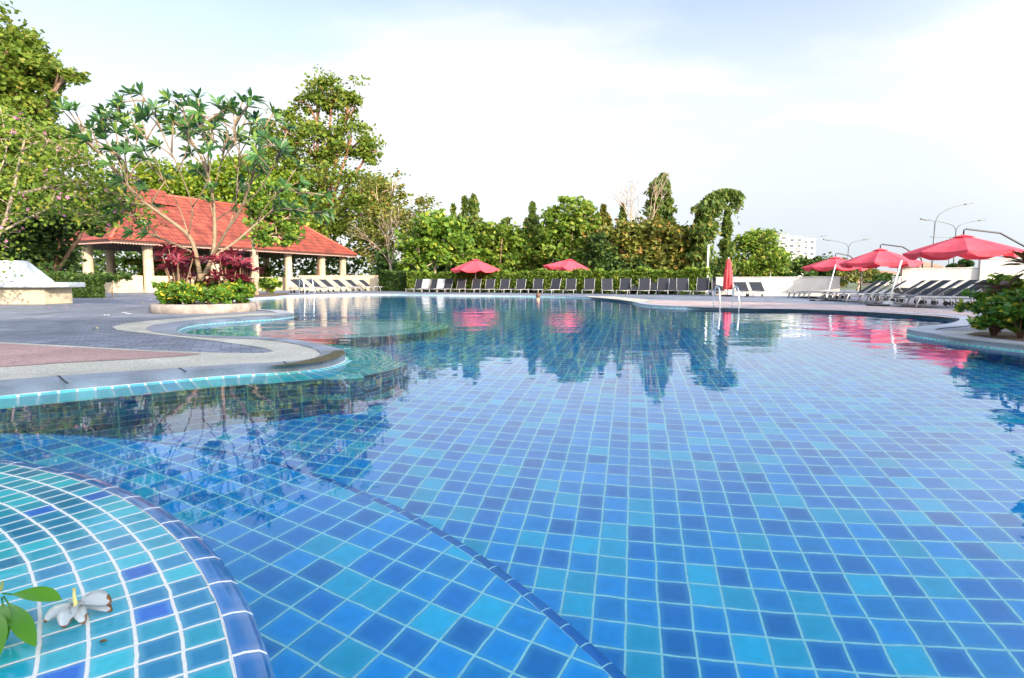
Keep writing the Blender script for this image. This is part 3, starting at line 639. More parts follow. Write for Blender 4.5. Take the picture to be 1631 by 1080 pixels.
column_tree('broad weeping tree whose top arches over to the right', 1122, 50, 302, 440, 16, 5200, path=[(1118, 440), (1118, 400), (1122, 360), (1130, 325), (1145, 308), (1163, 305), (1176, 313)])
column_tree('slim weeping tree to the left of the arching one', 1110, 51, 350, 440, 12, 1800)
column_tree('slim columnar tree right of the arching one', 1158, 51, 337, 435, 8, 1300)
# bare tree
b0 = atY(1022, 460, 52.5); t = thing('bare_tree', 'leafless tree with pale fine branches above the wide bushy tree', 'tree', (b0.x, 52.5, DZ - .02))
bm = bmesh.new(); s_ = 52.5 / FPX
tube(bm, [(0, 0, -.05), (-.1, 0, 2.2), (0, 0, 4.6)], [.2, .17, .13], 7)
for a in range(7):
    d = Vector((-1 + a * .33, rnd.uniform(-.4, .4), 1.2)).normalized()
    branches(bm, Vector((0, 0, 4.2 + .1 * a)), d, 2.4, .055, 3, .55, .02, None, .72, (2, 3), 5, .1)
obj('trunk', bm, B_pale, t)
# a bare-branched neighbour right of the tall tree
b0 = atY(622, 460, 53); t = thing('bare_tree', 'tan leafless branches standing in front of the vine draped tree', 'tree', (b0.x, 53, DZ - .02))
bm = bmesh.new(); tube(bm, [(0, 0, -.05), (.1, 0, 1.5), (0, 0, 2.6)], [.16, .13, .11], 7)
for a in range(5):
    branches(bm, Vector((0, 0, 2.4)), Vector((-.8 + a * .4, rnd.uniform(-.4, .4), 1.1)).normalized(), 2.1, .05, 3, .5, .02, None, .74, (2, 3), 5, .12)
obj('trunk', bm, mat('grey tan bark', (.27, .20, .14), .85, var=.3), t)
# background belt of undergrowth, too dense to count
pts = []
for (x0, x1, y0, y1, Y, k) in [(-150, 620, 380, 462, 82, 15000), (600, 1160, 412, 462, 60, 13000), (1150, 1300, 430, 458, 66, 2500), (1290, 1420, 428, 450, 90, 1800)]:
    for i in range(k):
        x = rnd.uniform(x0, x1); yy = rnd.uniform(y0 + 10 * math.sin(x * .05) + 8 * math.sin(x * .13), y1); q = atY(x, yy, Y + rnd.uniform(-2.5, 2.5)); pts.append(q)
o = leaf_mesh('undergrowth', pts, .42, L_under, None, 1.5, .1); tag(o, kind='stuff')
# clipped hedge behind the loungers
def hedge(name, label, A, B, h, dep, n, lm, size=.16, z0=0):
    d = (B - A); L = d.length; d.normalize(); nrm = Vector((-d.y, d.x, 0)); t = thing(name, label, 'hedge', A)
    bm = bmesh.new(); k = max(2, int(L / .8)); tube(bm, [Vector((0, 0, -.03)), d * L + Vector((0, 0, -.03))], .03, 5)
    for i in range(k):
        p = d * (L * (i + .5) / k); tube(bm, [p + Vector((0, 0, -.03)), p + Vector((rnd.gauss(0, .05), rnd.gauss(0, .05), h * .8))], [.03, .012], 5)
    obj('stems', bm, B_brown, t); P = []
    for i in range(n):
        u = rnd.random() * L; f = rnd.choice((0, 0, 1)); hh = h * (1 + .06 * math.sin(u * 1.7) + .05 * math.sin(u * 4.3))
        if f == 0: q = d * u + nrm * (-dep / 2 + abs(rnd.gauss(0, .10))) + Vector((0, 0, rnd.uniform(z0, hh)))
        else: q = d * u + nrm * rnd.uniform(-dep / 2, dep / 2) + Vector((0, 0, hh - abs(rnd.gauss(0, .10)) + (.12 if rnd.random() < .1 else 0)))
        P.append(q)
    leaf_mesh('foliage', P, size, lm, t, 1.5, .1)
    return t
def gpt(px, Y, z=DZ): q = atY(px, 460, Y); return Vector((q.x, Y, z))
hedge('clipped_hedge', 'long clipped green hedge running behind the middle row of loungers', gpt(655, 46.5), gpt(1128, 34.5), 1.45, 1.0, 26000, L_hedge, .15)
hedge('clipped_hedge', 'dark rounded hedge block at the end of the white wall, left of the towelled loungers', gpt(616, 50), gpt(662, 47.0), 1.6, 1.6, 6500, L_under, .16)
# ------------------------------------------------------------ walls
def wall(label, A, B, h, th, m, name='garden_wall', capm=None, cat='wall'):
    d = (B - A); L = d.length; rz = math.atan2(d.y, d.x)
    t = thing(name, label, cat, A, rz)
    bm = bmesh.new(); bx(bm, Vector((L / 2, 0, h / 2 - .05)), (L, th, h + .1), bev=.012); obj('wall_body', bm, m, t)
    bm = bmesh.new(); bx(bm, Vector((L / 2, 0, h + .025)), (L + .04, th + .06, .05), bev=.01); obj('wall_cap', bm, capm or m, t)
    return t
wall('low white wall beside the closed parasol with two loungers in front', gpt(1140, 32.2), gpt(1337, 29.6), .98, .22, M_wallw)
wall('low cream wall behind the six side facing loungers near the pavilion', gpt(478, 51.5), gpt(613, 50.8), 1.33, .25, M_cream)
wall('tall white wall behind the right hand loungers, shaded', gpt(1434, 27.6), gpt(1556, 26.3), 1.42 - DZ, .3, M_wallw)
wall('higher white wall stepping up behind the near right parasol', gpt(1556.5, 26.2), gpt(1760, 24.4), 1.82 - DZ, .34, M_wallw)
wall('short white wall stub at the left end of the tall white wall', gpt(1421, 26.9), gpt(1433, 26.7), .95, .3, M_wallw)
wall('black plinth step at the foot of the tall white wall', gpt(1424, 26.3), gpt(1640, 24.3), .42, .35, M_dark, 'dark_plinth', cat='plinth')
# ------------------------------------------------------------ pavilion
PVc = Vector((-22 * K, 31.3 * K, 0)); ang = math.atan2(17.7, 8.7)
pv = thing('pavilion', 'open sided pavilion with terracotta tiled hipped roof on thick cream columns', 'pavilion', (PVc.x, PVc.y, DZ), ang)
LN, WD, EV = 19.7 * K, 9 * K, 3.0 * K - DZ; RG = 6.45 * K - DZ      # x along the long eave, y into the building
def roofmat():
    m, t, b = newmat('terracotta roof tiles'); n = t.nodes.new; l = t.links.new
    u = n('ShaderNodeUVMap'); sp = n('ShaderNodeSeparateXYZ'); l(u.outputs[0], sp.inputs[0])
    def M(op, a, b_=None):
        q = n('ShaderNodeMath'); q.operation = op
        for i, v in enumerate((a, b_)):
            if v is None: continue
            if isinstance(v, (int, float)): q.inputs[i].default_value = v
            else: l(v, q.inputs[i])
        return q.outputs[0]
    fy = M('FRACT', sp.outputs[1]); fx = M('FRACT', sp.outputs[0]); iy = M('FLOOR', sp.outputs[1]); ix = M('FLOOR', sp.outputs[0])
    cb = n('ShaderNodeCombineXYZ'); l(ix, cb.inputs[0]); l(iy, cb.inputs[1]); wn = n('ShaderNodeTexWhiteNoise'); l(cb.outputs[0], wn.inputs['Vector'])
    r = n('ShaderNodeValToRGB'); e = r.color_ramp.elements; e[0].color = (.25, .048, .028, 1); e[1].color = (.38, .082, .045, 1); l(wn.outputs['Value'], r.inputs[0])
    edge = n('ShaderNodeMapRange'); l(fy, edge.inputs[0]); edge.inputs[1].default_value = .0; edge.inputs[2].default_value = .22; edge.inputs[3].default_value = .22; edge.inputs[4].default_value = 1
    ns = n('ShaderNodeTexNoise'); ns.inputs['Scale'].default_value = .35; ns.inputs['Detail'].default_value = 6; l(u.outputs[0], ns.inputs['Vector'])
    q = n('ShaderNodeMapRange'); l(ns.outputs[0], q.inputs[0]); q.inputs[1].default_value = .3; q.inputs[2].default_value = .7; q.inputs[3].default_value = .55; q.inputs[4].default_value = 1.2
    h = n('ShaderNodeHueSaturation'); l(r.outputs[0], h.inputs['Color']); l(M('MULTIPLY', edge.outputs[0], q.outputs[0]), h.inputs['Value']); l(h.outputs[0], b.inputs['Base Color'])
    b.inputs['Roughness'].default_value = .6
    hh = M('ADD', M('MULTIPLY', M('SINE', M('MULTIPLY', sp.outputs[0], 2 * PI)), .5), M('MULTIPLY', M('SUBTRACT', 1.0, fy), 1.6))
    bu = n('ShaderNodeBump'); bu.inputs['Strength'].default_value = 1; bu.inputs['Distance'].default_value = .05; l(hh, bu.inputs['Height']); l(bu.outputs[0], b.inputs['Normal'])
    return m
M_roof = roofmat(); M_ridge = mat('ridge tiles', (.34, .07, .04), .6, var=.15, vs=6)
M_soffit = mat('dark timber soffit', (.07, .03, .02), .7)
def roof_face(bm, pts, row=.55, colw=.34):
    uv = bm.loops.layers.uv.verify(); vs = [bm.verts.new(p) for p in pts]; f = bm.faces.new(vs)
    f.normal_update(); n_ = f.normal; x = Vector((0, 0, 1)).cross(n_).normalized(); y = n_.cross(x)
    for lp in f.loops: lp[uv].uv = (lp.vert.co.dot(x) / colw, lp.vert.co.dot(y) / row)
bm = bmesh.new(); hw = WD / 2
a, b, c, d = [Vector(p) for p in ((0, 0, EV), (LN, 0, EV), (LN, WD, EV), (0, WD, EV))]
r0, r1 = Vector((hw, hw, RG)), Vector((LN - hw, hw, RG))
for f in ((a, b, r1, r0), (b, c, r1), (c, d, r0, r1), (d, a, r0)): roof_face(bm, f)
roof = obj('roof', bm, M_roof, pv)
bm = bmesh.new()
for p, q in ((a, r0), (b, r1), (c, r1), (d, r0), (r0, r1)): tube(bm, [p + Vector((0, 0, .02)), q + Vector((0, 0, .06))], .13, 8)
obj('ridge_tiles', bm, M_ridge, roof)
bm = bmesh.new(); bx(bm, Vector((LN / 2, hw, EV - .10)), (LN - .06, WD - .06, .16)); obj('soffit', bm, M_soffit, pv)
bm = bmesh.new(); bx(bm, Vector((LN / 2, .055, EV - .205)), (LN - .1, .03, .04)); bx(bm, Vector((.055, hw, EV - .21)), (.03, WD - .1, .04))
for i in range(120): bx(bm, Vector((.1 + i * (LN - .2) / 119, .03, EV - .22)), (.09, .05, .09))
for i in range(54): bx(bm, Vector((.03, .1 + i * (WD - .2) / 53, EV - .22)), (.05, .09, .09))
obj('eave_brackets', bm, mat('pale eave brackets', (.5, .3, .24), .7), roof)
# raised gable at the near ridge end
gb = bmesh.new(); gx0, gx1, gw_, gz = hw - 1.6, hw + 2.0, 1.5, RG + .38
zb = RG - .7
roof_face(gb, [Vector((gx0, hw - gw_, zb - .25)), Vector((gx1, hw - gw_, zb - .25)), Vector((gx1, hw, gz)), Vector((gx0, hw, gz))])
roof_face(gb, [Vector((gx1, hw + gw_, zb - .25)), Vector((gx0, hw + gw_, zb - .25)), Vector((gx0, hw, gz)), Vector((gx1, hw, gz))])
obj('gable_roof', gb, M_roof, roof)
gb = bmesh.new(); vs = [gb.verts.new(p) for p in ((gx0 + .3, hw - gw_ + .2, zb - .3), (gx0 + .3, hw + gw_ - .2, zb - .3), (gx0 + .3, hw, gz - .15))]; gb.faces.new(vs)
obj('gable_panel', gb, M_soffit, roof)
cprof = [(.40, 0), (.40, .12), (.355, .16), (.345, 1.6), (.33, EV - .5), (.36, EV - .4), (.36, EV - .18)]
cme = None
for t_, v_ in [(1.1, 1.1), (3.15, 1.1), (8.6, 1.1), (12.5, 1.1), (16.3, 1.1), (20.6, 1.1), (23.6, 1.1)] + [(x, WD - 1.1) for x in (1.1, 5.5, 9.5, 13.5, 17.5, 21.5)]:
    if t_ == 1.1 and v_ == 1.1: t_ = .9; v_ = 4.6
    if cme is None:
        bm = bmesh.new(); lathe(bm, cprof, 20); co_ = obj('column', bm, M_cream, pv); cme = co_
    else:
        co_ = cme.copy(); COL.objects.link(co_); co_.parent = pv
    co_.location = (t_, v_, 0)
bm = bmesh.new()
for (x0, x1, y) in [(.6, 2.8, 1.4), (3.5, LN - 1, 2.2)]: bx(bm, Vector(((x0 + x1) / 2, y, .62)), (x1 - x0, .25, 1.24), bev=.02)
bx(bm, Vector((.75, 3.2, .6)), (.25, 4.0, 1.2), bev=.02)
bx(bm, Vector((LN / 2, WD - 1.2, .55)), (LN - 2, .2, 1.1))
obj('parapet_wall', bm, M_cream, pv)
# ------------------------------------------------------------ white bench
q = at(112, 449, .6 * K)
bx0 = gpt(72, 18.2)
wb = thing('terrazzo_bench', 'large white terrazzo seat with sloping backrest at the left edge of the terrace', 'bench', (bx0.x, bx0.y, DZ), .04)
bm = bmesh.new(); bx(bm, Vector((-2.6, .55, .27)), (5.2, 1.25, .54), bev=.02); obj('base', bm, mat('cream stone base', (.48, .40, .28), .8, var=.1, vs=3, bump=.2), wb)
bm = bmesh.new(); bx(bm, Vector((-2.4, .5, .63)), (5.55, 1.6, .17), bev=.03); obj('seat', bm, M_terrazzo, wb)
bm = bmesh.new()
P = [(-6, 0, .72), (-.35, 0, .72), (-.95, 0, 1.42), (-6, 0, 1.42)]
F = [bm.verts.new((x, .18, z)) for x, _, z in P]; F2 = [bm.verts.new((x - (.25 if i in (2,) else 0), .95, z)) for i, (x, _, z) in enumerate(P)]
for v in F[2:]: v.co.y = .42
bm.faces.new(F); bm.faces.new(F2[::-1])
for i in range(4): bm.faces.new((F[i], F2[i], F2[(i + 1) % 4], F[(i + 1) % 4]))
bmesh.ops.recalc_face_normals(bm, faces=bm.faces); bmesh.ops.bevel(bm, geom=bm.edges[:], offset=.025, segments=3, affect='EDGES')
obj('backrest', bm, M_terrazzo, wb)
# ------------------------------------------------------------ planter with frangipani
PC = Vector((-5.98 * K, 11.03 * K, DZ)); PR = .93 * K
pl = thing('round_planter', 'low round stone planter kerb around the frangipani', 'planter', PC)
bm = bmesh.new(); lathe(bm, [(PR - .02, 0), (PR, .03), (PR, .15), (PR - .02, .19), (PR - .05, .205), (PR - .17, .205), (PR - .20, .19), (PR - .21, .10)], 64)
obj('kerb', bm, mat('weathered stone kerb', (.30, .25, .21), .85, var=.45, vs=4, bump=.5, bs=25), pl)
bm = bmesh.new(); bmesh.ops.create_circle(bm, cap_ends=True, radius=PR - .20, segments=48, matrix=Matrix.Translation((0, 0, .15))); obj('soil', bm, M_soil, pl)
def long_leaves(name, tips, L, wd, m, parent, k=8, up=.5, droop=.55, seg=3):
    """rosettes of strap leaves or spatulate leaves at each tip (p, dir)"""
    bm = bmesh.new()
    for p, d in tips:
        d = Vector(d).normalized(); o1 = d.orthogonal().normalized(); o2 = d.cross(o1)
        for i in range(k):
            a = 2 * PI * i / k + rnd.uniform(-.3, .3); rad = o1 * math.cos(a) + o2 * math.sin(a)
            e = (rad * rnd.uniform(.7, 1.1) + d * rnd.uniform(up * .5, up * 1.4)).normalized(); l_ = L * rnd.uniform(.7, 1.15); side = e.cross(d).normalized() if e.cross(d).length > .01 else o1
            prev = None
            for j in range(seg + 1):
                f = j / seg; q = p + e * l_ * f + Vector((0, 0, -droop * l_ * f * f * rnd.uniform(.9, 1.1)))
                ww = wd * (.18, .75, 1.0, .12)[min(3, int(round(f * 3)))] * .5
                cur = (bm.verts.new(q + side * ww), bm.verts.new(q - side * ww))
                if prev: bm.faces.new((prev[0], prev[1], cur[1], cur[0]))
                prev = cur
    return obj(name, bm, m, parent)
fb = Vector((PC.x + .12, PC.y, PC.z + .15))
ft = thing('frangipani_tree', 'frangipani with many forked pale branches and white blossoms in the round planter', 'tree', fb)
Yf = PC.y
def loc(px, py, dy=0): return atY(px, py, Yf + dy) - fb
bm = bmesh.new(); tips = []; ZT_ = loc(300, 168).z
skeleton = [  # limbs as image-measured joints with their own depth offsets
    [(320, 447, 0), (312, 405, .0), (300, 375, -.1), (262, 345, -.35), (225, 318, -.6), (185, 275, -.8), (150, 235, -1.0), (128, 212, -1.1)],
    [(300, 375, -.1), (285, 330, .1), (262, 290, .2), (230, 255, .3), (205, 225, .3), (180, 200, .3), (168, 178, .3)],
    [(262, 290, .2), (240, 240, .6), (225, 190, .9), (208, 150, 1.0)],
    [(205, 225, .3), (192, 190, .1), (187, 165, 0)],
    [(300, 375, -.1), (306, 330, -.5), (285, 270, -.8), (262, 220, -1.0), (245, 180, -1.1), (225, 150, -1.1)],
    [(285, 270, -.8), (300, 230, -.9), (296, 190, -.9), (288, 160, -.9)],
    [(320, 447, 0), (338, 410, .15), (342, 365, .3), (338, 310, .5), (325, 260, .7), (300, 215, .8), (280, 180, .9)],
    [(338, 310, .5), (352, 260, .3), (362, 215, .1), (352, 175, 0)],
    [(352, 260, .3), (375, 220, .4), (392, 190, .5)],
    [(338, 410, .15), (360, 370, -.2), (385, 330, -.5), (402, 280, -.8), (412, 235, -.9), (420, 205, -1.0)],
    [(385, 330, -.5), (415, 300, -.9), (435, 265, -1.2), (450, 245, -1.3)],
    [(360, 370, -.2), (375, 330, .5), (378, 285, .9), (385, 240, 1.1), (405, 215, 1.1)],
    [(338, 410, .15), (375, 385, .7), (410, 355, 1.2), (440, 335, 1.4), (475, 335, 1.5), (500, 342, 1.5)],
    [(410, 355, 1.2), (430, 320, 1.0), (455, 300, .9), (478, 310, .9)],
    [(225, 318, -.6), (205, 300, -1.0), (200, 262, -1.2), (180, 240, -1.3)],
    [(262, 345, -.35), (240, 325, .2), (215, 330, .6), (195, 305, .8)],
    [(325, 260, .7), (340, 220, 1.0), (332, 190, 1.2), (318, 170, 1.3)],
    [(306, 330, -.5), (330, 290, -.9), (335, 240, -1.1), (320, 200, -1.2), (345, 190, -1.2)],
    [(312, 405, 0), (270, 385, .5), (235, 372, .9), (215, 352, 1.1), (207, 325, 1.1)],
    [(402, 280, -.8), (385, 250, -1.1), (372, 215, -1.3), (378, 185, -1.3)],
]
for sk in skeleton:
    p_ = [loc(*s) for s in sk]; r0_ = max(.016, .06 - .0085 * ((447 - sk[0][1]) / 14)); pts = catmull(p_, 4)
    tube(bm, pts, [max(.014, r0_ * (1 - .75 * i / (len(pts) - 1))) for i in range(len(pts))], 7)
    end = p_[-1]; d = (p_[-1] - p_[-2]).normalized(); tips.append((end, d))
    for m_ in range(len(p_) // 2, len(p_)):       # side shoots
        for _q in range(rnd.choice((2, 3, 3))):
            st = p_[m_ - 1].lerp(p_[m_], rnd.uniform(.2, .9)); dd = ((p_[m_] - p_[m_ - 1]).normalized() + Vector((rnd.gauss(0, .7), rnd.gauss(0, .7), rnd.uniform(0, .5)))).normalized()
            e = st + dd * rnd.uniform(.35, .75); e.z = min(e.z, ZT_ - rnd.uniform(0, .5)); tube(bm, [st, st.lerp(e, .5) + Vector((0, 0, .03)), e], [.02, .016, .013], 6); tips.append((e, dd))
obj('trunk', bm, B_fran, ft)
long_leaves('crown', tips, .31, .078, L_fran, ft, k=11, up=.8, droop=.22)
def blossoms(name, pts, size, m, parent, k=5, per=5, spread=.06):
    bm = bmesh.new()
    for p in pts:
        for j in range(per):
            c = Vector(p) + Vector((rnd.gauss(0, spread), rnd.gauss(0, spread), rnd.gauss(0, spread))); n_ = Vector((rnd.gauss(0, 1), rnd.gauss(0, 1) - .6, rnd.gauss(0, 1) + .3)).normalized()
            a1 = n_.orthogonal().normalized(); a2 = n_.cross(a1)
            for i in range(k):
                a = 2 * PI * i / k; r_ = a1 * math.cos(a) + a2 * math.sin(a); s_ = a1 * math.cos(a + 1.57) + a2 * math.sin(a + 1.57)
                bm.faces.new([bm.verts.new(c + v) for v in (r_ * 0, r_ * size * .6 + s_ * size * .28 + n_ * size * .25, r_ * size + n_ * size * .3, r_ * size * .6 - s_ * size * .28 + n_ * size * .25)])
    return obj(name, bm, m, parent)
blossoms('blossoms', [tips[i][0] + Vector((0, 0, .08)) for i in (0, 3, 5, 8, 11, 14, 17, 20, 24, 28, 31) if i < len(tips)] + [loc(285, 152, -.9), loc(122, 150, -1), loc(200, 128, 1), loc(340, 182, -1.1)], .045, F_white, ft, per=6)
# shrubs at the planter
def ground_shrub(name, label, c, r, h, n, size, lm, cat='shrub', long=1.8, kind=None, droop=.1, clump=.2):
    t = thing(name, label, cat, c); bm = bmesh.new()
    for i in range(12):
        a = rnd.uniform(0, 2 * PI); e = Vector((math.cos(a) * r * rnd.uniform(.2, .7), math.sin(a) * r * rnd.uniform(.2, .7), h * rnd.uniform(.5, .85)))
        tube(bm, [(0, 0, -.02), e * .5 + Vector((0, 0, .03)), e], [.014, .01, .005], 5)
    obj('stems', bm, B_brown, t)
    bl_ = [(rnd.uniform(-.6, .6) * r, rnd.uniform(-.6, .6) * r, h * rnd.uniform(.4, .72), r * .42, r * .42, h * .3) for i in range(9)]
    leaf_mesh('foliage', blob_points(bl_, n, clump), size, lm, t, long, droop); return t
for i, (px, py, dy, r, h, lb) in enumerate([(278, 470, -.1, .36, .42, 'leftmost green and yellow shrub in the round planter'), (300, 478, -.62, .34, .36, 'front left green and yellow shrub in the round planter'),
                                            (345, 476, -.62, .38, .36, 'front centre green and yellow shrub in the round planter'), (380, 470, -.25, .34, .45, 'rightmost green and yellow shrub in the round planter'), (330, 465, .5, .4, .42, 'green shrub at the back of the round planter')]):
    c = atY(px, 480, Yf + dy); ground_shrub('croton_shrub', lb, Vector((c.x, Yf + dy, DZ + .15)), r * 1.15, h * 1.5, 2600, .075, L_croton, group_ := 'shrub')
for px, dy, hh, lb in [(285, -.25, 1.0, 'dark crimson cordyline left of the frangipani trunk'), (364, -.4, 1.1, 'bright crimson cordyline right of the frangipani trunk'), (382, -.1, .9, 'small crimson cordyline at the right rim of the planter'), (305, .45, .8, 'crimson cordyline behind the frangipani trunk')]:
    c = atY(px, 470, Yf + dy); t = thing('cordyline', lb, 'plant', (c.x, Yf + dy, DZ + .15)); bm = bmesh.new(); tp = []
    for k in range(11):
        e = Vector((rnd.uniform(-.34, .34), rnd.uniform(-.25, .25), hh * rnd.uniform(.5, 1.35))); tube(bm, [(0, 0, -.03), e * .5, e], [.02, .016, .012], 6); tp.append((e, Vector((e.x, e.y, .6))))
    obj('stems', bm, B_brown, t); long_leaves('leaves', tp, .40, .065, L_red, t, k=17, up=.7, droop=.35)
# bauhinia with pink flowers, hanging in from the left
tb = gpt(-40, 15.5); t = thing('orchid_tree', 'small tree with pink flowers and round yellowing leaves arching in from the left edge', 'tree', tb)
bm = bmesh.new(); tips2 = []
def l2(px, py, dy=0): return atY(px, py, 15.5 + dy) - tb
for sk in [[(-40, 470, 0), (-30, 420, 0), (0, 370, 0), (20, 310, -.3), (35, 240, -.4), (50, 190, -.5)], [(0, 370, 0), (-10, 300, .3), (10, 240, .6), (0, 170, .8)], [(20, 310, -.3), (70, 300, -.8), (120, 292, -1), (165, 300, -1.1), (205, 320, -1.2)],
           [(35, 240, -.4), (70, 225, -.8), (100, 235, -1), (140, 262, -1.1)], [(70, 300, -.8), (100, 260, -.6), (130, 250, -.5), (160, 270, -.4)], [(0, 370, 0), (50, 345, .6), (90, 330, .9), (130, 340, 1), (165, 345, 1)], [(70, 300, -.8), (120, 305, -.9), (165, 322, -1), (215, 345, -1)], [(100, 292, -.9), (140, 285, -.8), (180, 300, -.6), (200, 330, -.5)], [(120, 305, -.9), (150, 335, -.7), (190, 350, -.6)]]:
    p_ = [l2(*s) for s in sk]; pts = catmull(p_, 4); r0_ = .07 if sk[0][1] > 400 else .035
    tube(bm, pts, [max(.008, r0_ * (1 - .8 * i / (len(pts) - 1))) for i in range(len(pts))], 6)
    for m_ in range(4, len(pts)):
        for _ in range(2):
            dd = Vector((rnd.gauss(0, 1), rnd.gauss(0, 1), rnd.gauss(.1, .6))).normalized(); e = pts[m_] + dd * rnd.uniform(.2, .7); tube(bm, [pts[m_], e], [.010, .004], 5); tips2.append(e)
obj('trunk', bm, B_pale, t)
pts = np.array([list(e) for e in tips2]); pts = pts[rng.integers(0, len(pts), 5200)] + rng.normal(size=(5200, 3)) * .17
leaf_mesh('crown', pts, .085, L_mid, t, 1.15, .1)
blossoms('blossoms', [tips2[rnd.randrange(len(tips2))] for i in range(46)], .055, F_pink, t, per=3, spread=.08)
# shrub row left of the pavilion, with white flowers
hs = gpt(70, 27.5); t = hedge('flowering_shrub', 'dark shrub row with small white flowers left of the pavilion, behind the white bench', hs, gpt(190, 27), 1.05, 2.0, 9000, L_under, .12)
t['category'] = 'shrub'
blossoms('blossoms', [Vector((rnd.uniform(0, 3.4), rnd.uniform(-1.05, -.9), rnd.uniform(.3, 1.05))) for i in range(40)], .05, F_white, t, per=1)
hedge('shrub_row', 'shrubs glimpsed under the pavilion roof beyond its parapet', gpt(210, 47), gpt(420, 60), 2.4, 2.0, 9000, L_mid, .24)['category'] = 'shrub'
ground_shrub('banana_plant', 'low broad leaved plant growing from mulch near the left lounger row', gpt(425, 37.5), .8, 1.1, 260, .28, L_bright, 'plant')
o = poly_sheet('mulch_bed', [at(x, y) for x, y in [(392, 468.5), (455, 466.8), (460, 469), (440, 472.2), (395, 474.5)]], DZ + .012, M_soil); tag(o, kind='structure')
# ------------------------------------------------------------ right hand planting
cr_c = gpt(1600, 6.95, DZ)
o = poly_sheet('planting_bed', [at(x, y) for x, y in [(1537, 534), (1560, 529.5), (1631, 531), (1760, 540), (1760, 556), (1631, 547), (1570, 541)]], DZ + .012, M_soil); tag(o, kind='structure')
def bush(label, px, Y, r, h, n, lm, size=.055):
    c = gpt(px, Y, DZ); return ground_shrub('croton_bush', label, c, r, h, n, size, lm, 'bush', clump=.24)
bush('glossy green croton bush with yellow leaves, left end of the bed at the right edge', 1588, 7.2, .36, .62, 2600, L_croton)
bush('croton bush with yellow leaves at the right edge, partly out of the photo', 1632, 6.9, .42, .66, 3000, L_croton)
bush('dark green bush behind the crotons at the right edge', 1628, 8.2, .5, .85, 2800, L_hedge, .07)
for px, Y, hh, lb, k in [(1634, 7.2, 1.0, 'dark red and green ti plant rising above the croton bushes at the right edge', 5), (1722, 6.6, 1.7, 'taller ti plant just beyond the right edge of the photo', 9), (1775, 6.9, 2.3, 'tallest ti plant beyond the right edge, mirrored in the pool', 10)]:
    c = gpt(px, Y); t = thing('ti_plant', lb, 'plant', c); bm = bmesh.new(); tp = []
    for q_ in range(k):
        e = Vector((rnd.uniform(-.22, .22), rnd.uniform(-.25, .25), hh * rnd.uniform(.35, 1))); tube(bm, [(0, 0, -.03), e * .5 + Vector((.02, 0, 0)), e], [.024, .018, .013], 6); tp.append((e, Vector((e.x, e.y, .8))))
    obj('stems', bm, B_brown, t); long_leaves('leaves', tp, .46, .10, L_ti, t, k=13, up=.7, droop=.35)
bush('tree like shrub beyond the right edge of the photo', 1830, 6.3, .75, 3.2, 6000, L_under, .1)
# ------------------------------------------------------------ loungers
def make_lounger(back=66, flat=False, sh=.25):
    t = thing('sun_lounger', 'x', 'sun lounger'); WL = .66; hw_ = WL / 2; SH = sh; L = 1.85; hg = .62     # local +x = foot end, origin under the hinge side
    bm = bmesh.new()
    for s in (-1, 1): tube(bm, [(-.62, s * hw_, SH - .02), (-.2, s * hw_, SH), (L - hg, s * hw_, SH), (L - hg + .05, s * hw_, SH - .03)], .022, 8)
    for x in (-.6, 0, .6, L - hg): tube(bm, [(x, -hw_, SH - .01), (x, hw_, SH - .01)], .016, 6)
    obj('frame', bm, M_frame, t)
    for x in (-.45, L - hg - .12):
        for s in (-1, 1):
            b_ = bmesh.new(); tube(b_, [(x, s * hw_, SH), (x + (.10 if x > 0 else -.05), s * (hw_ + .01), .015)], [.022, .018], 7); obj('leg', b_, M_frame, t)
    for s in (-1, 1):
        b_ = bmesh.new(); 
        m_ = Matrix.Translation((-.50, s * (hw_ + .045), .07)) @ Matrix.Rotation(PI / 2, 4, 'X'); bmesh.ops.create_cone(b_, cap_ends=True, segments=14, radius1=.07, radius2=.07, depth=.035, matrix=m_); obj('wheel', b_, M_dark, t)
    b_ = bmesh.new(); bx(b_, Vector(((L - hg) / 2 - .0, 0, SH + .012)), (L - hg + .02, WL - .05, .018), bev=.005); obj('seat_sling', b_, M_sling, t)
    ang_ = 0 if flat else math.radians(back); R_ = Matrix.Rotation(-ang_, 3, 'Y'); bl = .78
    def bk(v): v = R_ @ Vector((-v[0], v[1], v[2])); return Vector((-abs(v.x), v.y, 0)) * 0 + v
    def P_(u, y, off=0): return Vector((-u * math.cos(ang_) + off * math.sin(ang_) * 0, y, SH + .01 + u * math.sin(ang_)))
    b_ = bmesh.new()
    vs = [P_(0, -hw_ + .012), P_(0, hw_ - .012), P_(bl, hw_ - .012), P_(bl, -hw_ + .012)]; nrm = Vector((math.sin(ang_), 0, math.cos(ang_))) * .012
    lo = [b_.verts.new(v - nrm) for v in vs]; hi = [b_.verts.new(v + nrm) for v in vs]
    b_.faces.new(hi); b_.faces.new(lo[::-1])
    for i in range(4): b_.faces.new((lo[i], lo[(i + 1) % 4], hi[(i + 1) % 4], hi[i]))
    bmesh.ops.recalc_face_normals(b_, faces=b_.faces)
    br = obj('backrest', b_, M_sling, t)
    b_ = bmesh.new()
    for s in (-1, 1): tube(b_, [P_(0, s * hw_), P_(bl + .01, s * hw_)], .014, 7)
    if not flat: tube(b_, [P_(bl * .6, 0), Vector((-.6, 0, SH - .03))], .012, 6)
    obj('backrest_frame', b_, M_frame, br)
    return t
protos = {'up': [make_lounger(66), False], 'low': [make_lounger(36, sh=.30), False], 'flat': [make_lounger(flat=True, sh=.30), False]}
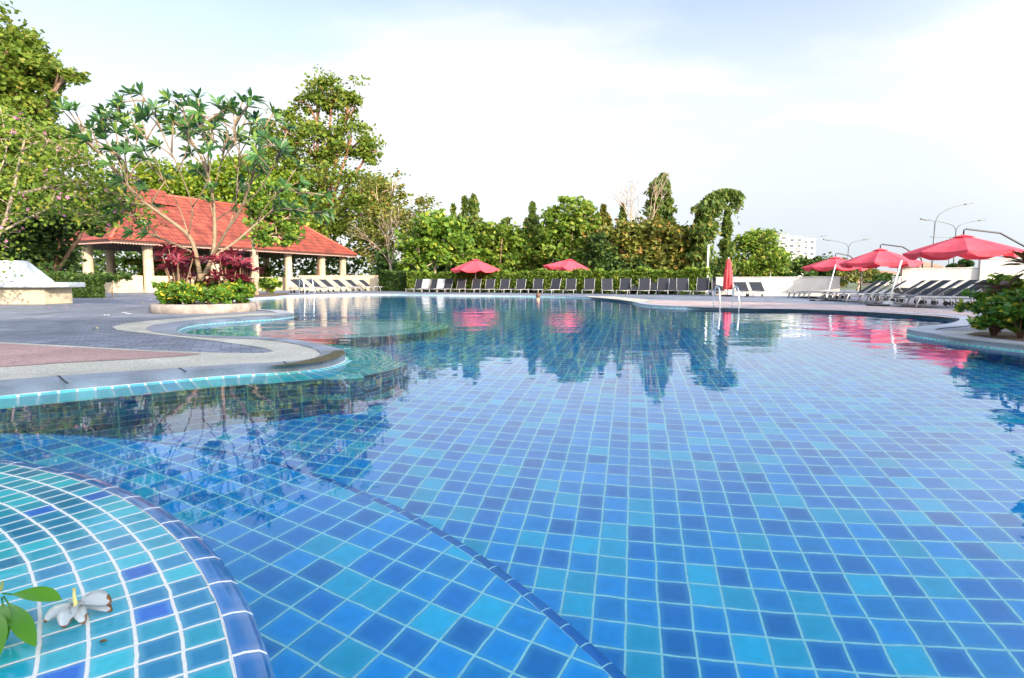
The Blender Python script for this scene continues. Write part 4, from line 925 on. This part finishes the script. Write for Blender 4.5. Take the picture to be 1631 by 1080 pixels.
def place(pos, ang_, label, group, kind='up', scale=1):
    U = protos[kind]; t = U[0] if not U[1] else copy_tree(U[0]); U[1] = True
    t.location = pos; t.rotation_euler = (0, 0, ang_); t['label'] = label; t['group'] = group; t.scale = (scale,) * 3
    return t
G1, G2, G3 = 'loungers in the long row before the hedge', 'side facing loungers by the cream wall', 'loungers in the row along the right of the deck'
ordn = ['first', 'second', 'third', 'fourth', 'fifth', 'sixth', 'seventh', 'eighth', 'ninth', 'tenth', 'eleventh', 'twelfth', 'thirteenth', 'fourteenth', 'fifteenth', 'sixteenth', 'seventeenth', 'eighteenth', 'nineteenth', 'twentieth', 'twenty first']
rowang = math.atan2(-.96, -.30)
cx_ = [664, 689, 711, 733, 757, 779, 803, 829, 857, 884, 910, 940, 969, 998, 1028, 1060, 1091, 1122, 1149]
def rowY(px): return 43.5 + (px - 650) / 500 * (31.4 - 43.5)
for i, px in enumerate(cx_):
    y_ = rowY(px); l_ = place(gpt(px, y_), rowang + rnd.gauss(0, .09), f'dark mesh lounger with raised back before the hedge, {ordn[i]} from the left of its row', G1)
    l_.location.y += .5 + rnd.gauss(0, .15)
for i, px in enumerate((677, 701)):
    p = gpt(px, rowY(px) + .6); l_ = place(p, rowang, ('lounger covered by a white towel, left of the two towelled ones', 'lounger covered by a white towel, right of the two towelled ones')[i], G1)
    bm = bmesh.new(); b_ = bm
    a45 = 1
    prof = [(.9, .285), (.4, .29), (.05, .30), (-.13, .25 + .36), (-.29, .25 + .72), (-.33, .25 + .75), (-.38, .86), (-.40, .60)]
    V = [[bm.verts.new((x, s * .30, z)) for s in (-1, -.5, 0, .5, 1)] for x, z in prof]
    for r_, s_ in zip(V, V[1:]):
        for k in range(4): bm.faces.new((r_[k], r_[k + 1], s_[k + 1], s_[k])).smooth = True
    bmesh.ops.solidify(bm, geom=bm.faces[:], thickness=.02)
    o = obj('beach_towel', bm, M_towel); o.location = p; o.rotation_euler = (0, 0, rowang); tag(o, ('white towel over the left towelled lounger', 'white towel over the right towelled lounger')[i], 'towel', 'white towels on loungers')
# second row glimpsed behind
for i, px in enumerate((815, 841, 1014, 1044, 1074)):
    place(gpt(px, rowY(px) + 1.5), rowang, f'lounger half hidden behind the long row, {ordn[i]} of the hidden ones from the left', 'loungers standing behind the long row')
for i in range(6):
    f = i / 5; px = 487 + f * 100; Y = 40.5 + f * 9
    place(gpt(px, Y), -.35, f'lounger seen side on by the cream wall, {ordn[i]} from the pool ladder', G2, 'low', 1.25)
for i, px in enumerate((1183, 1208)):
    place(gpt(px, 28.8), math.atan2(-1, -.1), ('left one of the two loungers in front of the low white wall', 'right one of the two loungers in front of the low white wall')[i], 'loungers in front of the low white wall', 'low', .95)
A_, B_ = Vector((12.3, 15.7, DZ)), Vector((13.55, 22.3, DZ)); nl = 10
for i in range(nl):
    f = i / (nl - 1); f2 = f * .92 + (.08 if i > 5 else 0)
    p = A_.lerp(B_, f2); place(p + Vector((.15, 0, 0)), PI - .36 + rnd.gauss(0, .06), f'dark lounger with raised back under the right hand parasols, {ordn[i]} from the near end', G3, 'low')
for i in range(5):
    p = gpt(1296 + i * 9, 27.4 - i * .62); place(p, PI - .4, f'flat lounger with bare white frame beyond the raised ones, {ordn[i]} from the far end', 'flat loungers at the far end of the right row', 'flat', .9)
place(gpt(482, 39.4), -.35, 'lounger with a pink towel nearest the pool ladder', G2, 'low', 1.2)
bm = bmesh.new(); bx(bm, Vector((.2, 0, .36)), (.5, .5, .05), bev=.02); o = obj('beach_towel', bm, M_ptowel); o.location = gpt(482, 39.4); o.rotation_euler = (0, 0, -.35); tag(o, 'folded pink towel lying on the lounger nearest the ladder', 'towel')
# ------------------------------------------------------------ parasols
def parasol(label, px, Y, ztop, zrim, R=1.78, tilt=(0, 0), arm=1, spin=.2, polex=2.0, polee=.3, strut=None):
    c = gpt(px, Y); t = thing('parasol', label, 'parasol', c, 0, 'open red parasols around the pool')
    H, E = ztop - DZ, zrim - DZ; n = 8; tl = Matrix.Rotation(tilt[0], 3, 'Y') @ Matrix.Rotation(tilt[1], 3, 'X')
    def Q(r, a, z): return tl @ (Vector((r * math.cos(a), r * math.sin(a), z - H))) + Vector((0, 0, H))
    bm = bmesh.new(); top = bm.verts.new(Q(0, 0, H)); rings = []
    prof = [(.16, .0), (.45, .0), (.75, .0), (1, 0)]
    for r_, _ in prof:
        ring = []
        for k in range(n * 4):
            a = spin + 2 * PI * k / (n * 4); ph = (k % 4) / 4; sag = 1 - .5 * math.sin(PI * ph) * .13 * r_; rad = R * r_ * (math.cos(PI / n) / math.cos((ph - .5) * 2 * PI / n))
            z = H - (H - E) * (r_ ** 1.12) - .05 * math.sin(PI * ph) * r_; ring.append(bm.verts.new(Q(rad * sag, a, z)))
        rings.append(ring)
    m_ = n * 4
    for k in range(m_): bm.faces.new((top, rings[0][k], rings[0][(k + 1) % m_]))
    for r0_, r1_ in zip(rings, rings[1:]):
        for k in range(m_): bm.faces.new((r0_[k], r1_[k], r1_[(k + 1) % m_], r0_[(k + 1) % m_]))
    cn_ = obj('canopy', bm, M_umb, t)
    bm = bmesh.new(); tv = bm.verts.new(Q(0, 0, H + .05)); rg_ = [bm.verts.new(Q(R * .2 * (1 - .06 * math.sin(PI * (k % 4) / 4)), spin + 2 * PI * k / 32, H - (H - E) * .155 + .045)) for k in range(32)]
    for k in range(32): bm.faces.new((tv, rg_[k], rg_[(k + 1) % 32]))
    obj('vent', bm, M_umb, cn_)
    bm = bmesh.new(); va = []; vb = []
    for k in range(m_):
        a = spin + 2 * PI * k / m_; ph = (k % 4) / 4; rad = R * (math.cos(PI / n) / math.cos((ph - .5) * 2 * PI / n)) * (1 - .065 * math.sin(PI * ph)); z = E - .05 * math.sin(PI * ph)
        va.append(bm.verts.new(Q(rad, a, z))); vb.append(bm.verts.new(Q(rad * .985, a, z - .19 + (.12 if ph == 0 else 0))))
    for k in range(m_): bm.faces.new((va[k], vb[k], vb[(k + 1) % m_], va[(k + 1) % m_]))
    obj('valance', bm, M_umb, cn_)
    for k in range(n):
        b_ = bmesh.new(); a = spin + 2 * PI * k / n; tube(b_, [Q(.05, a, H - .05), Q(R * .5, a, H - (H - E) * .5 - .05), Q(R * .98, a, E - .02)], .011, 5); obj('rib', b_, M_dark, t)
    b_ = bmesh.new(); tube(b_, [Q(0, 0, H - .02), Q(0, 0, H + .06)], [.05, .03], 8); tube(b_, [Q(0, 0, H - .1), Q(0, 0, H - .55)], [.03, .03], 8); obj('hub', b_, M_dark, t)
    if arm:
        b_ = bmesh.new(); P3 = [Vector((0, 0, H + .04)), Vector((0, 0, H + .2)), Vector((.1, .02, H + .24)), Vector((polex * .55, polee * .5, H + .10)), Vector((polex, polee, H - .45)), Vector((polex + .12, polee, H - .9))]
        tube(b_, P3, [.025, .025, .03, .032, .035, .035], 8); obj('arm', b_, M_dark if arm == 2 else M_white, t)
        b_ = bmesh.new(); tube(b_, [(polex + .1, polee, .03), (polex + .1, polee, H - .7)], .038, 10); po = obj('pole', b_, M_dark, t)
        b_ = bmesh.new(); tube(b_, [(polex + .1, polee - .04, 1.1), (polex + .1, polee - .14, 1.1), (polex + .28, polee - .16, 1.22)], .016, 6); obj('crank', b_, M_dark, po)
        b_ = bmesh.new(); bx(b_, Vector((polex + .1, polee, .03)), (.9, .9, .06), bev=.01); obj('base', b_, M_dark, t)
    else:
        b_ = bmesh.new(); tube(b_, [(-.05 + (strut or 0), 0, .03), (0, 0, H - .05)], .028, 10); obj('pole', b_, M_white, t)
        b_ = bmesh.new(); bx(b_, Vector((-.05 + (strut or 0), 0, .04)), (.6, .6, .08), bev=.02); obj('base', b_, M_dark, t)
    return t
parasol('open red parasol on the far side, leftmost, above the long lounger row', 758, 42.5, 2.50, 1.74, R=1.9, arm=0, spin=.25)
parasol('open red parasol tilted down to the right above the long lounger row', 908, 42.0, 2.48, 1.78, R=2.0, arm=0, tilt=(.14, 0), spin=.5)
parasol('farthest and lowest of the three open parasols at the right', 1328, 34.5, 2.30, 1.72, R=1.8, arm=2, polex=1.7, spin=.3)
parasol('middle one of the three open parasols at the right, with arched arm', 1398, 28.6, 2.44, 1.76, R=1.8, arm=2, polex=1.85, polee=-.3, spin=.1)
parasol('nearest and largest red parasol, its arched arm reaching the right edge of the photo', 1528, 21, 2.48, 1.88, R=1.82, arm=2, polex=2.6, polee=.2, spin=.2)
def prop(label, x0, y0, x1, y1, Y0, Y1):
    a = gpt(x0, Y0); b = atY(x1, y1, Y1); t = thing('support_pole', label, 'pole', a)
    bm = bmesh.new(); tube(bm, [Vector((0, 0, .04)), b - a], .026, 8); obj('pole', bm, M_white, t)
    bm = bmesh.new(); bx(bm, Vector((0, 0, .025)), (.5, .5, .05), bev=.015); bx(bm, Vector((0, 0, .09)), (.2, .2, .1), bev=.02); obj('base', bm, M_white, t)
prop('slanting white pole standing before the near right loungers', 1416, 487, 1436, 415, 17.3, 17.6)
prop('slanting white pole beneath the farthest right parasol', 1318, 470, 1331, 422, 27.8, 28.0)
for i, (px, py, w_) in enumerate([(1398, 487.5, .5), (1288, 474.5, .6), (1315, 479.5, 1.1)]):
    c = at(px, py); t = thing('base_plate', ('black steel plate on the deck before the near loungers', 'small black plate by the low white wall', 'long black plate on the deck before the flat loungers')[i], 'plate', c, .1)
    bm = bmesh.new(); bx(bm, Vector((0, 0, .03)), (w_, .35, .05), bev=.01); bx(bm, Vector((0, 0, .065)), (.12, .12, .03), bev=.005); obj('plate_body', bm, M_dark, t)
# closed parasol
c = gpt(1159, 29.6); t = thing('closed_parasol', 'closed red parasol standing at the right end of the long lounger row', 'parasol', c)
bm = bmesh.new(); seg = 32; rings = []
for z, r_ in [(.35, .20), (.38, .215), (.9, .20), (1.35, .165), (1.42, .13), (1.55, .14), (1.75, .12), (1.9, .06), (1.95, .01)]:
    rings.append([bm.verts.new((r_ * (1 + .22 * math.cos(8 * 2 * PI * k / seg)) * math.cos(2 * PI * k / seg), r_ * (1 + .22 * math.cos(8 * 2 * PI * k / seg)) * math.sin(2 * PI * k / seg), z)) for k in range(seg)])
for r0_, r1_ in zip(rings, rings[1:]):
    for k in range(seg): bm.faces.new((r0_[k], r0_[(k + 1) % seg], r1_[(k + 1) % seg], r1_[k])).smooth = True
obj('canopy', bm, M_umbclosed, t)
bm = bmesh.new(); tube(bm, [(0, 0, .02), (0, 0, 2.02)], .022, 8); obj('pole', bm, M_white, t)
bm = bmesh.new(); bx(bm, Vector((0, 0, .04)), (.5, .5, .08), bev=.02); obj('base', bm, M_dark, t)
# ------------------------------------------------------------ pool ladders
def ladder(label, px, py, rz, gap, sc=1, h=.5):
    c = at(px, py, 0); t = thing('pool_ladder', label, 'pool ladder', (c.x, c.y, 0), rz)
    for s in (-1, 1):
        bm = bmesh.new(); P = [(.42, s * gap / 2, DZ), (.42, s * gap / 2, h * .7), (.36, s * gap / 2, h + .0), (.24, s * gap / 2, h + .06), (.08, s * gap / 2, h), (-.02, s * gap / 2, h * .62), (-.06, s * gap / 2, 0), (-.06, s * gap / 2, -.95)]
        tube(bm, catmull(P, 4), .021, 10); obj('handrail', bm, M_steel, t)
    for k in range(3):
        bm = bmesh.new(); bx(bm, Vector((-.06, 0, -.2 - k * .28)), (.09, gap, .03), bev=.008); obj('step', bm, M_steel, t)
    return t
ladder('steel ladder with two upright handrails at the far right edge of the water', 1160.5, 494.6, PI / 2, .52, h=.60)
ladder('steel ladder with curved handrails in front of the side facing loungers', 492, 472.3, PI * .80, .6, h=.95)
# ------------------------------------------------------------ swimmer
c = at(857, 477.5, 0); t = thing('person', 'swimmer with brown hair, only the head and shoulders above the water, seen from behind', 'person', (c.x, c.y, 0))
me = bpy.data.meshes.new('body'); V = [(0, -.75, -.55), (0, -.35, -.30), (0, -.02, -.10), (0, 0, .0), (0, .02, .12), (0, .03, .24), (-.20, -.04, -.10), (-.42, .18, -.16), (-.30, .48, -.12), (.20, -.04, -.10), (.42, .18, -.16), (.30, .48, -.12), (-.12, -1.1, -.65), (-.25, -1.45, -.75), (.12, -1.1, -.65), (.25, -1.45, -.75)]
E_ = [(0, 1), (1, 2), (2, 3), (3, 4), (4, 5), (2, 6), (6, 7), (7, 8), (2, 9), (9, 10), (10, 11), (0, 12), (12, 13), (0, 14), (14, 15)]
me.from_pydata(V, E_, []); o = bpy.data.objects.new('body', me); COL.objects.link(o); o.parent = t
sk = o.modifiers.new('skin', 'SKIN'); me.skin_vertices
R_ = [.15, .15, .14, .06, .085, .075, .065, .045, .03, .065, .045, .03, .08, .05, .08, .05]
for i, r_ in enumerate(R_): me.skin_vertices[0].data[i].radius = (r_, r_)
me.skin_vertices[0].data[0].use_root = True
o.modifiers.new('sub', 'SUBSURF').levels = 2; o.modifiers['sub'].render_levels = 2
me.materials.append(mat('swimmer skin', (.55, .28, .18), .5))  # one even skin colour
bm = bmesh.new(); bmesh.ops.create_uvsphere(bm, u_segments=20, v_segments=14, radius=.115, matrix=Matrix.Translation((0, .015, .19)) @ Matrix.Diagonal((.92, 1.05, 1.12, 1)))
for v in list(bm.verts):
    if v.co.z < .14 and v.co.y > -.0: v.co.y = min(v.co.y, .05)
    v.co += Vector((rnd.gauss(0, .003), rnd.gauss(0, .003), rnd.gauss(0, .003)))
obj('hair', bm, mat('brown hair', (.13, .06, .035), .6, var=.3, vs=40), t, smooth=True)
# ------------------------------------------------------------ street lamps, far buildings
def lamp(label, px, Y, ytop, arms, pr=.085):
    c = gpt(px, Y); t = thing('street_lamp', label, 'street lamp', c, 0, 'street lamps beyond the trees'); H = atY(px, ytop, Y).z - DZ
    bm = bmesh.new(); tube(bm, [(0, 0, 0), (0, 0, H)], [pr * 1.4, pr], 8); obj('pole', bm, M_greymetal, t)
    for (ax, ay) in arms:
        e = atY(ax, ay, Y) - c; bm = bmesh.new(); tube(bm, catmull([Vector((0, 0, H - .3)), Vector((e.x * .12, 0, H + (e.z - H) * .35)), Vector((e.x * .5, 0, H + (e.z - H) * .75)), e], 4), pr * .7, 7); a_ = obj('arm', bm, M_greymetal, t)
        bm = bmesh.new(); d = 1 if e.x > 0 else -1; bx(bm, e + Vector((d * .45, 0, .05)), (.95, .3, .16), Matrix.Rotation(-d * .18, 3, 'Y'), bev=.05); obj('lamp_head', bm, mat('lamp housing', (.14, .15, .16), .5), a_)
lamp('double armed street lamp left of the three right hand parasols', 1348, 85, 392, [(1321, 382.5), (1376, 381.5)])
lamp('double armed street lamp above the near right parasol', 1516, 75, 364, [(1477, 350), (1559, 351)])
lamp('tall street lamp with one arm curving up to the right', 1482, 70, 352, [(1537, 325)])
lamp('short single armed street lamp left of the nearest right parasol', 1508, 120, 378, [(1489, 378)], .09)
lamp('single armed street lamp beside the apartment block', 1281, 110, 384, [(1309, 376)], .06)
for i, (px, Y, yt, lb) in enumerate([(1126, 44, 393, 'white lamp post before the arching tree'), (1127.5 + 22, 60, 425, 'short white post behind the hedge end'), (1226, 62, 408, 'white post before the pink house')]):
    c = gpt(px, Y); t = thing('garden_post', lb, 'post', c); H = atY(px, yt, Y).z - DZ; bm = bmesh.new(); tube(bm, [(0, 0, 0), (0, 0, H)], .07, 8); obj('shaft', bm, M_white, t)
    bm = bmesh.new(); lathe(bm, [(.01, H + .16), (.10, H + .12), (.11, H), (.01, H - .02)], 12); obj('post_head', bm, M_white, t)
M_apt = mat('white painted concrete', (.84, .80, .75), .8, var=.04, vs=.1); M_glass = mat('dark window glass', (.06, .08, .10), .15); M_balcony = mat('beige balcony', (.55, .45, .38), .8)  # plain beige for the balconies of the middle tower
def building(name, label, blocks, Y, floor_h=3.0, m=M_apt, roofm=None):
    c = gpt(blocks[0][0], Y, 0); t = thing(name, label, 'building', c)
    for bi, (x0, x1, yt, kind) in enumerate(blocks):
        a, b = atY(x0, yt, Y), atY(x1, yt, Y); W_, H = b.x - a.x, a.z; cx0 = a.x - c.x; dep = max(8, W_)
        bm = bmesh.new(); bx(bm, Vector((cx0 + W_ / 2, dep / 2 + bi * .6, H / 2)), (W_, dep, H)); bx(bm, Vector((cx0 + W_ / 2, dep / 2 + bi * .6, H + .3)), (W_ + .3, dep + .3, .5)); w_ = obj('wall', bm, m, t)
        nf = max(1, int(H / floor_h)); nw = kind; fy = bi * .6
        for f in range(nf):
            for k in range(nw):
                if f < nf - 9: continue
                xx = cx0 + W_ * (k + .5) / nw; zz_ = H - floor_h * (f - (nf - nf) + .0) - floor_h * .5; zz_ = H - floor_h * (nf - 1 - f + .5)
                bm = bmesh.new(); bx(bm, Vector((xx, fy - .03, zz_)), (W_ / nw * .5, .12, 1.5)); o = obj('window', bm, M_glass, t)
                if (k + bi) % 2 == 0:
                    bm = bmesh.new(); bx(bm, Vector((xx, fy - .6, zz_ - 1.0)), (W_ / nw * .75, 1.1, .9), bev=.03); obj('balcony', bm, M_balcony if bi % 2 else m, t)
    return t
building('apartment_building', 'white high rise apartment block in the distance, three stepped towers', [(1241, 1256, 375, 1), (1257, 1280, 378, 2), (1281, 1301, 381, 2)], 300)
def house(label, x0, x1, ytop, yeave, Y, wm_, rm, nwin=3):
    c = gpt(x0, Y, 0); t = thing('house', label, 'house', c); a, b = atY(x0, yeave, Y), atY(x1, yeave, Y); W_, H = b.x - a.x, a.z; D_ = 8; R_ = atY(x0, ytop, Y).z
    bm = bmesh.new(); bx(bm, Vector((W_ / 2, D_ / 2, H / 2)), (W_, D_, H)); obj('wall', bm, wm_, t)
    bm = bmesh.new(); p = [Vector(v) for v in ((-.5, -.5, H), (W_ + .5, -.5, H), (W_ + .5, D_ + .5, H), (-.5, D_ + .5, H), (W_ * .25, D_ / 2, R_), (W_ * .75, D_ / 2, R_))]; v = [bm.verts.new(q) for q in p]
    for f in ((0, 1, 5, 4), (1, 2, 5), (2, 3, 4, 5), (3, 0, 4), (3, 2, 1, 0)): bm.faces.new([v[i] for i in f])
    obj('roof', bm, rm, t)
    for k in range(nwin):
        bm = bmesh.new(); bx(bm, Vector((W_ * (k + .5) / nwin, -.02, H * .62)), (W_ / nwin * .45, .1, H * .22)); obj('window', bm, M_glass, t)
M_rf = mat('orange roof', (.48, .20, .12), .8); M_pk = mat('pink house wall', (.70, .45, .36), .8)
house('pink walled house beyond the low white wall', 1212, 1244, 411, 420, 95, M_pk, M_rf, 3)
house('orange roofed house seen under the near parasol', 1462, 1500, 416, 425, 140, M_wallw, M_rf, 4)
house('small red roofed house on the horizon right of the middle parasol', 1392, 1412, 430, 434, 170, M_pk, M_rf, 2)
house('red roofed house on the horizon beside the small one', 1414, 1434, 431, 435, 175, M_wallw, M_rf, 2)
px_tree('hill_trees', 'grey green tree clump on the horizon between the middle and near parasols', 'trees', 1405, 120, [(1392, 443, 14, 4), (1412, 441, 16, 5), (1430, 443, 12, 4)], 1600, .55, L_under, B_brown, trunk_r=.2, hollow=.1)
px_tree('hill_trees', 'small tree on the terrace above the tall white wall', 'tree', 1540, 60, [(1540, 420, 14, 5), (1525, 423, 10, 4)], 700, .3, L_under, B_brown, trunk_r=.1, hollow=.1)
# hotel wing behind the viewer that throws the foreground into shade
ha, hb = Vector((-24, -35.8, 0)), Vector((37, -8.5, 0)); hd = hb - ha; hl = hd.length
ht = thing('hotel_wing', 'long white hotel wing behind the viewer, outside the photo', 'building', ha, math.atan2(hd.y, hd.x))
bm = bmesh.new(); bx(bm, Vector((hl / 2, -6, 6.2)), (hl, 12, 12.4)); bx(bm, Vector((hl / 2, -6, 12.6)), (hl + .8, 12.8, .5)); obj('wall', bm, M_wallw, ht)
wn_ = None
for f in range(4):
    for k in range(14):
        if wn_ is None:
            bm = bmesh.new(); bx(bm, Vector((0, .04, 0)), (2.2, .1, 1.7)); wn_ = obj('window', bm, M_glass, ht); o = wn_
        else: o = wn_.copy(); COL.objects.link(o); o.parent = ht
        o.location = (2.4 + k * (hl - 4.8) / 13, 0, 1.7 + f * 3.0)
# ------------------------------------------------------------ near details: fallen flower, sprig, petals
M_petal = fabric('frangipani petal', (.93, .92, .88), .3)
M_brownp = mat('withered petal edge', (.42, .20, .08), .6)
M_stalk = mat('yellow flower tube', (.80, .66, .22), .5)
fp = at(118, 982, ZB + .004)
fl = thing('fallen_flower', 'fallen white frangipani flower with browned petal tips, lying on the mosaic bench', 'flower', fp)
def petal(bm, base, tip, w_, up, curl=.3, ns=14):
    base, tip, up = Vector(base), Vector(tip), Vector(up); d = tip - base; sd_ = d.cross(up).normalized(); pv_ = None; rows_ = []
    for i in range(ns + 1):
        f = i / ns; w2 = w_ * math.sin(PI * (.10 + .82 * f)) ** .8 * (1 if f < .95 else .6); mid = base + d * f + up * math.sin(PI * f) * curl * d.length
        rows_.append([bm.verts.new(mid + sd_ * w2 * s * .5 + up * abs(s) ** 2 * w2 * .22) for s in (-1, -.5, 0, .5, 1)])
    fs = []
    for i, (a, b) in enumerate(zip(rows_, rows_[1:])):
        for k in range(4):
            f = bm.faces.new((a[k], a[k + 1], b[k + 1], b[k])); f.smooth = True; f.material_index = 1 if (i == ns - 1 or (i >= ns - 3 and k in (0,))) else 0; fs.append(f)
    return fs
def fpt(px, py, z): return at(px, py, ZB + z) - fp
specs = [((117, 962), .020, (72, 992), .012, .021), ((120, 962), .020, (103, 1000), .008, .024), ((120, 960), .018, (134, 994), .006, .018), ((125, 960), .020, (176, 962), .022, .028), ((122, 962), .014, (178, 974), .006, .022), ((118, 958), .022, (108, 958), .010, .014)]
for i, (b0_, z0_, t0_, z1_, w_) in enumerate(specs):
    bm = bmesh.new(); petal(bm, fpt(*b0_, z0_), fpt(*t0_, z1_), w_ * 1.55, (0, -.25, .97), .10); bmesh.ops.solidify(bm, geom=bm.faces[:], thickness=.0006); obj('petal', bm, [M_petal, M_brownp], fl)
bm = bmesh.new(); tube(bm, [fpt(124, 985, .006), fpt(121, 965, .022), fpt(118, 950, .034), fpt(118, 938, .040)], [.0055, .0045, .0032, .0036], 10); obj('flower_tube', bm, M_stalk, fl)
bm = bmesh.new(); q = at(164, 1022, ZB + .003); tube(bm, [Vector((-.006, 0, 0)), Vector((0, .002, .002)), Vector((.006, .004, 0))], [.0015, .003, .0012], 7); o = obj('leaf_fragment', bm, mat('brown seed', (.16, .08, .02), .6)); o.location = q; tag(o, 'tiny brown bud scale lying on the white grout right of the fallen flower', 'debris')
# leafy sprig at the left edge
sp0 = at(-10, 945, ZB + .05)
sg = thing('leafy_sprig', 'fresh green leafy sprig reaching in at the lower left corner', 'plant', (sp0.x - .25, sp0.y - .1, ZB))
so_ = Vector(sg.location)
def sl(px, py, z): return at(px, py, ZB + z) - so_
bm = bmesh.new(); tube(bm, [Vector((0, 0, 0)), Vector((.1, .05, .05)), sl(-12, 960, .05), sl(2, 938, .055), sl(4, 926, .065)], [.006, .005, .004, .003, .002], 8); obj('stem', bm, mat('sprig stem', (.30, .34, .06), .5), sg)
for (a, b, w_, up) in [((4, 945, .055), (98, 956, .045), .038, (0, -.3, .95)), ((6, 950, .052), (57, 1030, .03), .034, (.1, -.4, .9)), ((3, 952, .05), (12, 1018, .035), .032, (-.2, -.4, .9)), ((-14, 965, .05), (-4, 1052, .035), .055, (-.1, -.4, .9)), ((-20, 945, .055), (-70, 990, .04), .036, (0, -.3, .9))]:
    bm = bmesh.new(); A0, B0 = sl(*a), sl(*b); d = B0 - A0; tube(bm, [A0, A0 + d * .18], .0016, 6)
    u_ = Vector(up); sd_ = d.cross(u_).normalized(); rows_ = []
    for i in range(9):
        f = i / 8; w2 = w_ * (0.06 + .94 * max(0, math.sin(PI * f ** 1.35)) ** .8) if 0 < f < 1 else w_ * .05
        mid = A0 + d * (.15 + .85 * f) + u_ * (.06 * d.length * math.sin(PI * f)); rows_.append([bm.verts.new(mid + sd_ * w2 * s * .5 + u_ * abs(s) * w2 * .12) for s in (-1, -.5, 0, .5, 1)])
    for r0_, r1_ in zip(rows_, rows_[1:]):
        for k in range(4): bm.faces.new((r0_[k], r0_[k + 1], r1_[k + 1], r1_[k])).smooth = True
    obj('leaf', bm, L_green, sg)
# fallen petals and leaves on the terrace
pet = [(170, 503, 'w'), (198, 499, 'w'), (205, 501, 'w'), (126, 487, 'p'), (107, 490, 'p'), (80, 491, 'p'), (151, 477, 'p'), (212, 472, 'p'), (170, 482, 'y'), (225, 484, 'y'), (5, 489, 'p'), (140, 473, 'p'), (360, 498, 'w'), (147, 525, 'y'), (240, 478, 'w'), (165, 478, 'p')]
mp_ = {'w': M_petal, 'p': mat('fallen pink petal', (.78, .35, .60), .6), 'y': mat('fallen yellow leaf', (.68, .48, .14), .7)}
nm = {'w': ('white blossom fallen on the slate terrace', 'flower'), 'p': ('pink petal fallen on the slate terrace', 'petal'), 'y': ('yellow leaf fallen on the slate terrace', 'leaf')}
pl_ = ['left one of the two white blossoms before the planter', 'right one of the two white blossoms before the planter', 'small white blossom just above the right white one', 'pink petal near the corner of the terrazzo bench', 'pink petal left of the one by the bench corner',
       'leftmost pink petal below the front of the bench base', 'pink petal midway between bench and flowering shrub', 'pink petal before the pavilion parapet', 'yellow leaf in the open slate left of the planter', 'yellow leaf nearest the left rim of the planter',
       'pink petal at the left edge of the photo', 'pink petal at the end of the bench seat', 'white blossom on the pebble band in front of the planter', 'yellow leaf alone in front of the pebble curve', 'white blossom left of the planter shrubs', 'pink petal just above the yellow leaf on the slate']
for (px, py, k), lab in zip(pet, pl_):
    c = at(px, py, DZ + .006); bm = bmesh.new(); np_ = 5 if k == 'w' else 2 if k == 'p' else 1; sz = .06 if k != 'y' else .08
    for j in range(np_):
        a = 2 * PI * j / np_ + rnd.random(); petal(bm, (0, 0, .003), (math.cos(a) * sz, math.sin(a) * sz, .012), sz * .6, (0, 0, 1), .2, 4)
    for f in bm.faces: f.material_index = 0
    o = obj({'w': 'fallen_blossom', 'p': 'fallen_petal', 'y': 'fallen_leaf'}[k], bm, mp_[k]); o.location = c; tag(o, lab, nm[k][1], {'w': 'white blossoms on the terrace', 'p': 'pink petals on the terrace', 'y': 'yellow leaves on the terrace'}[k])
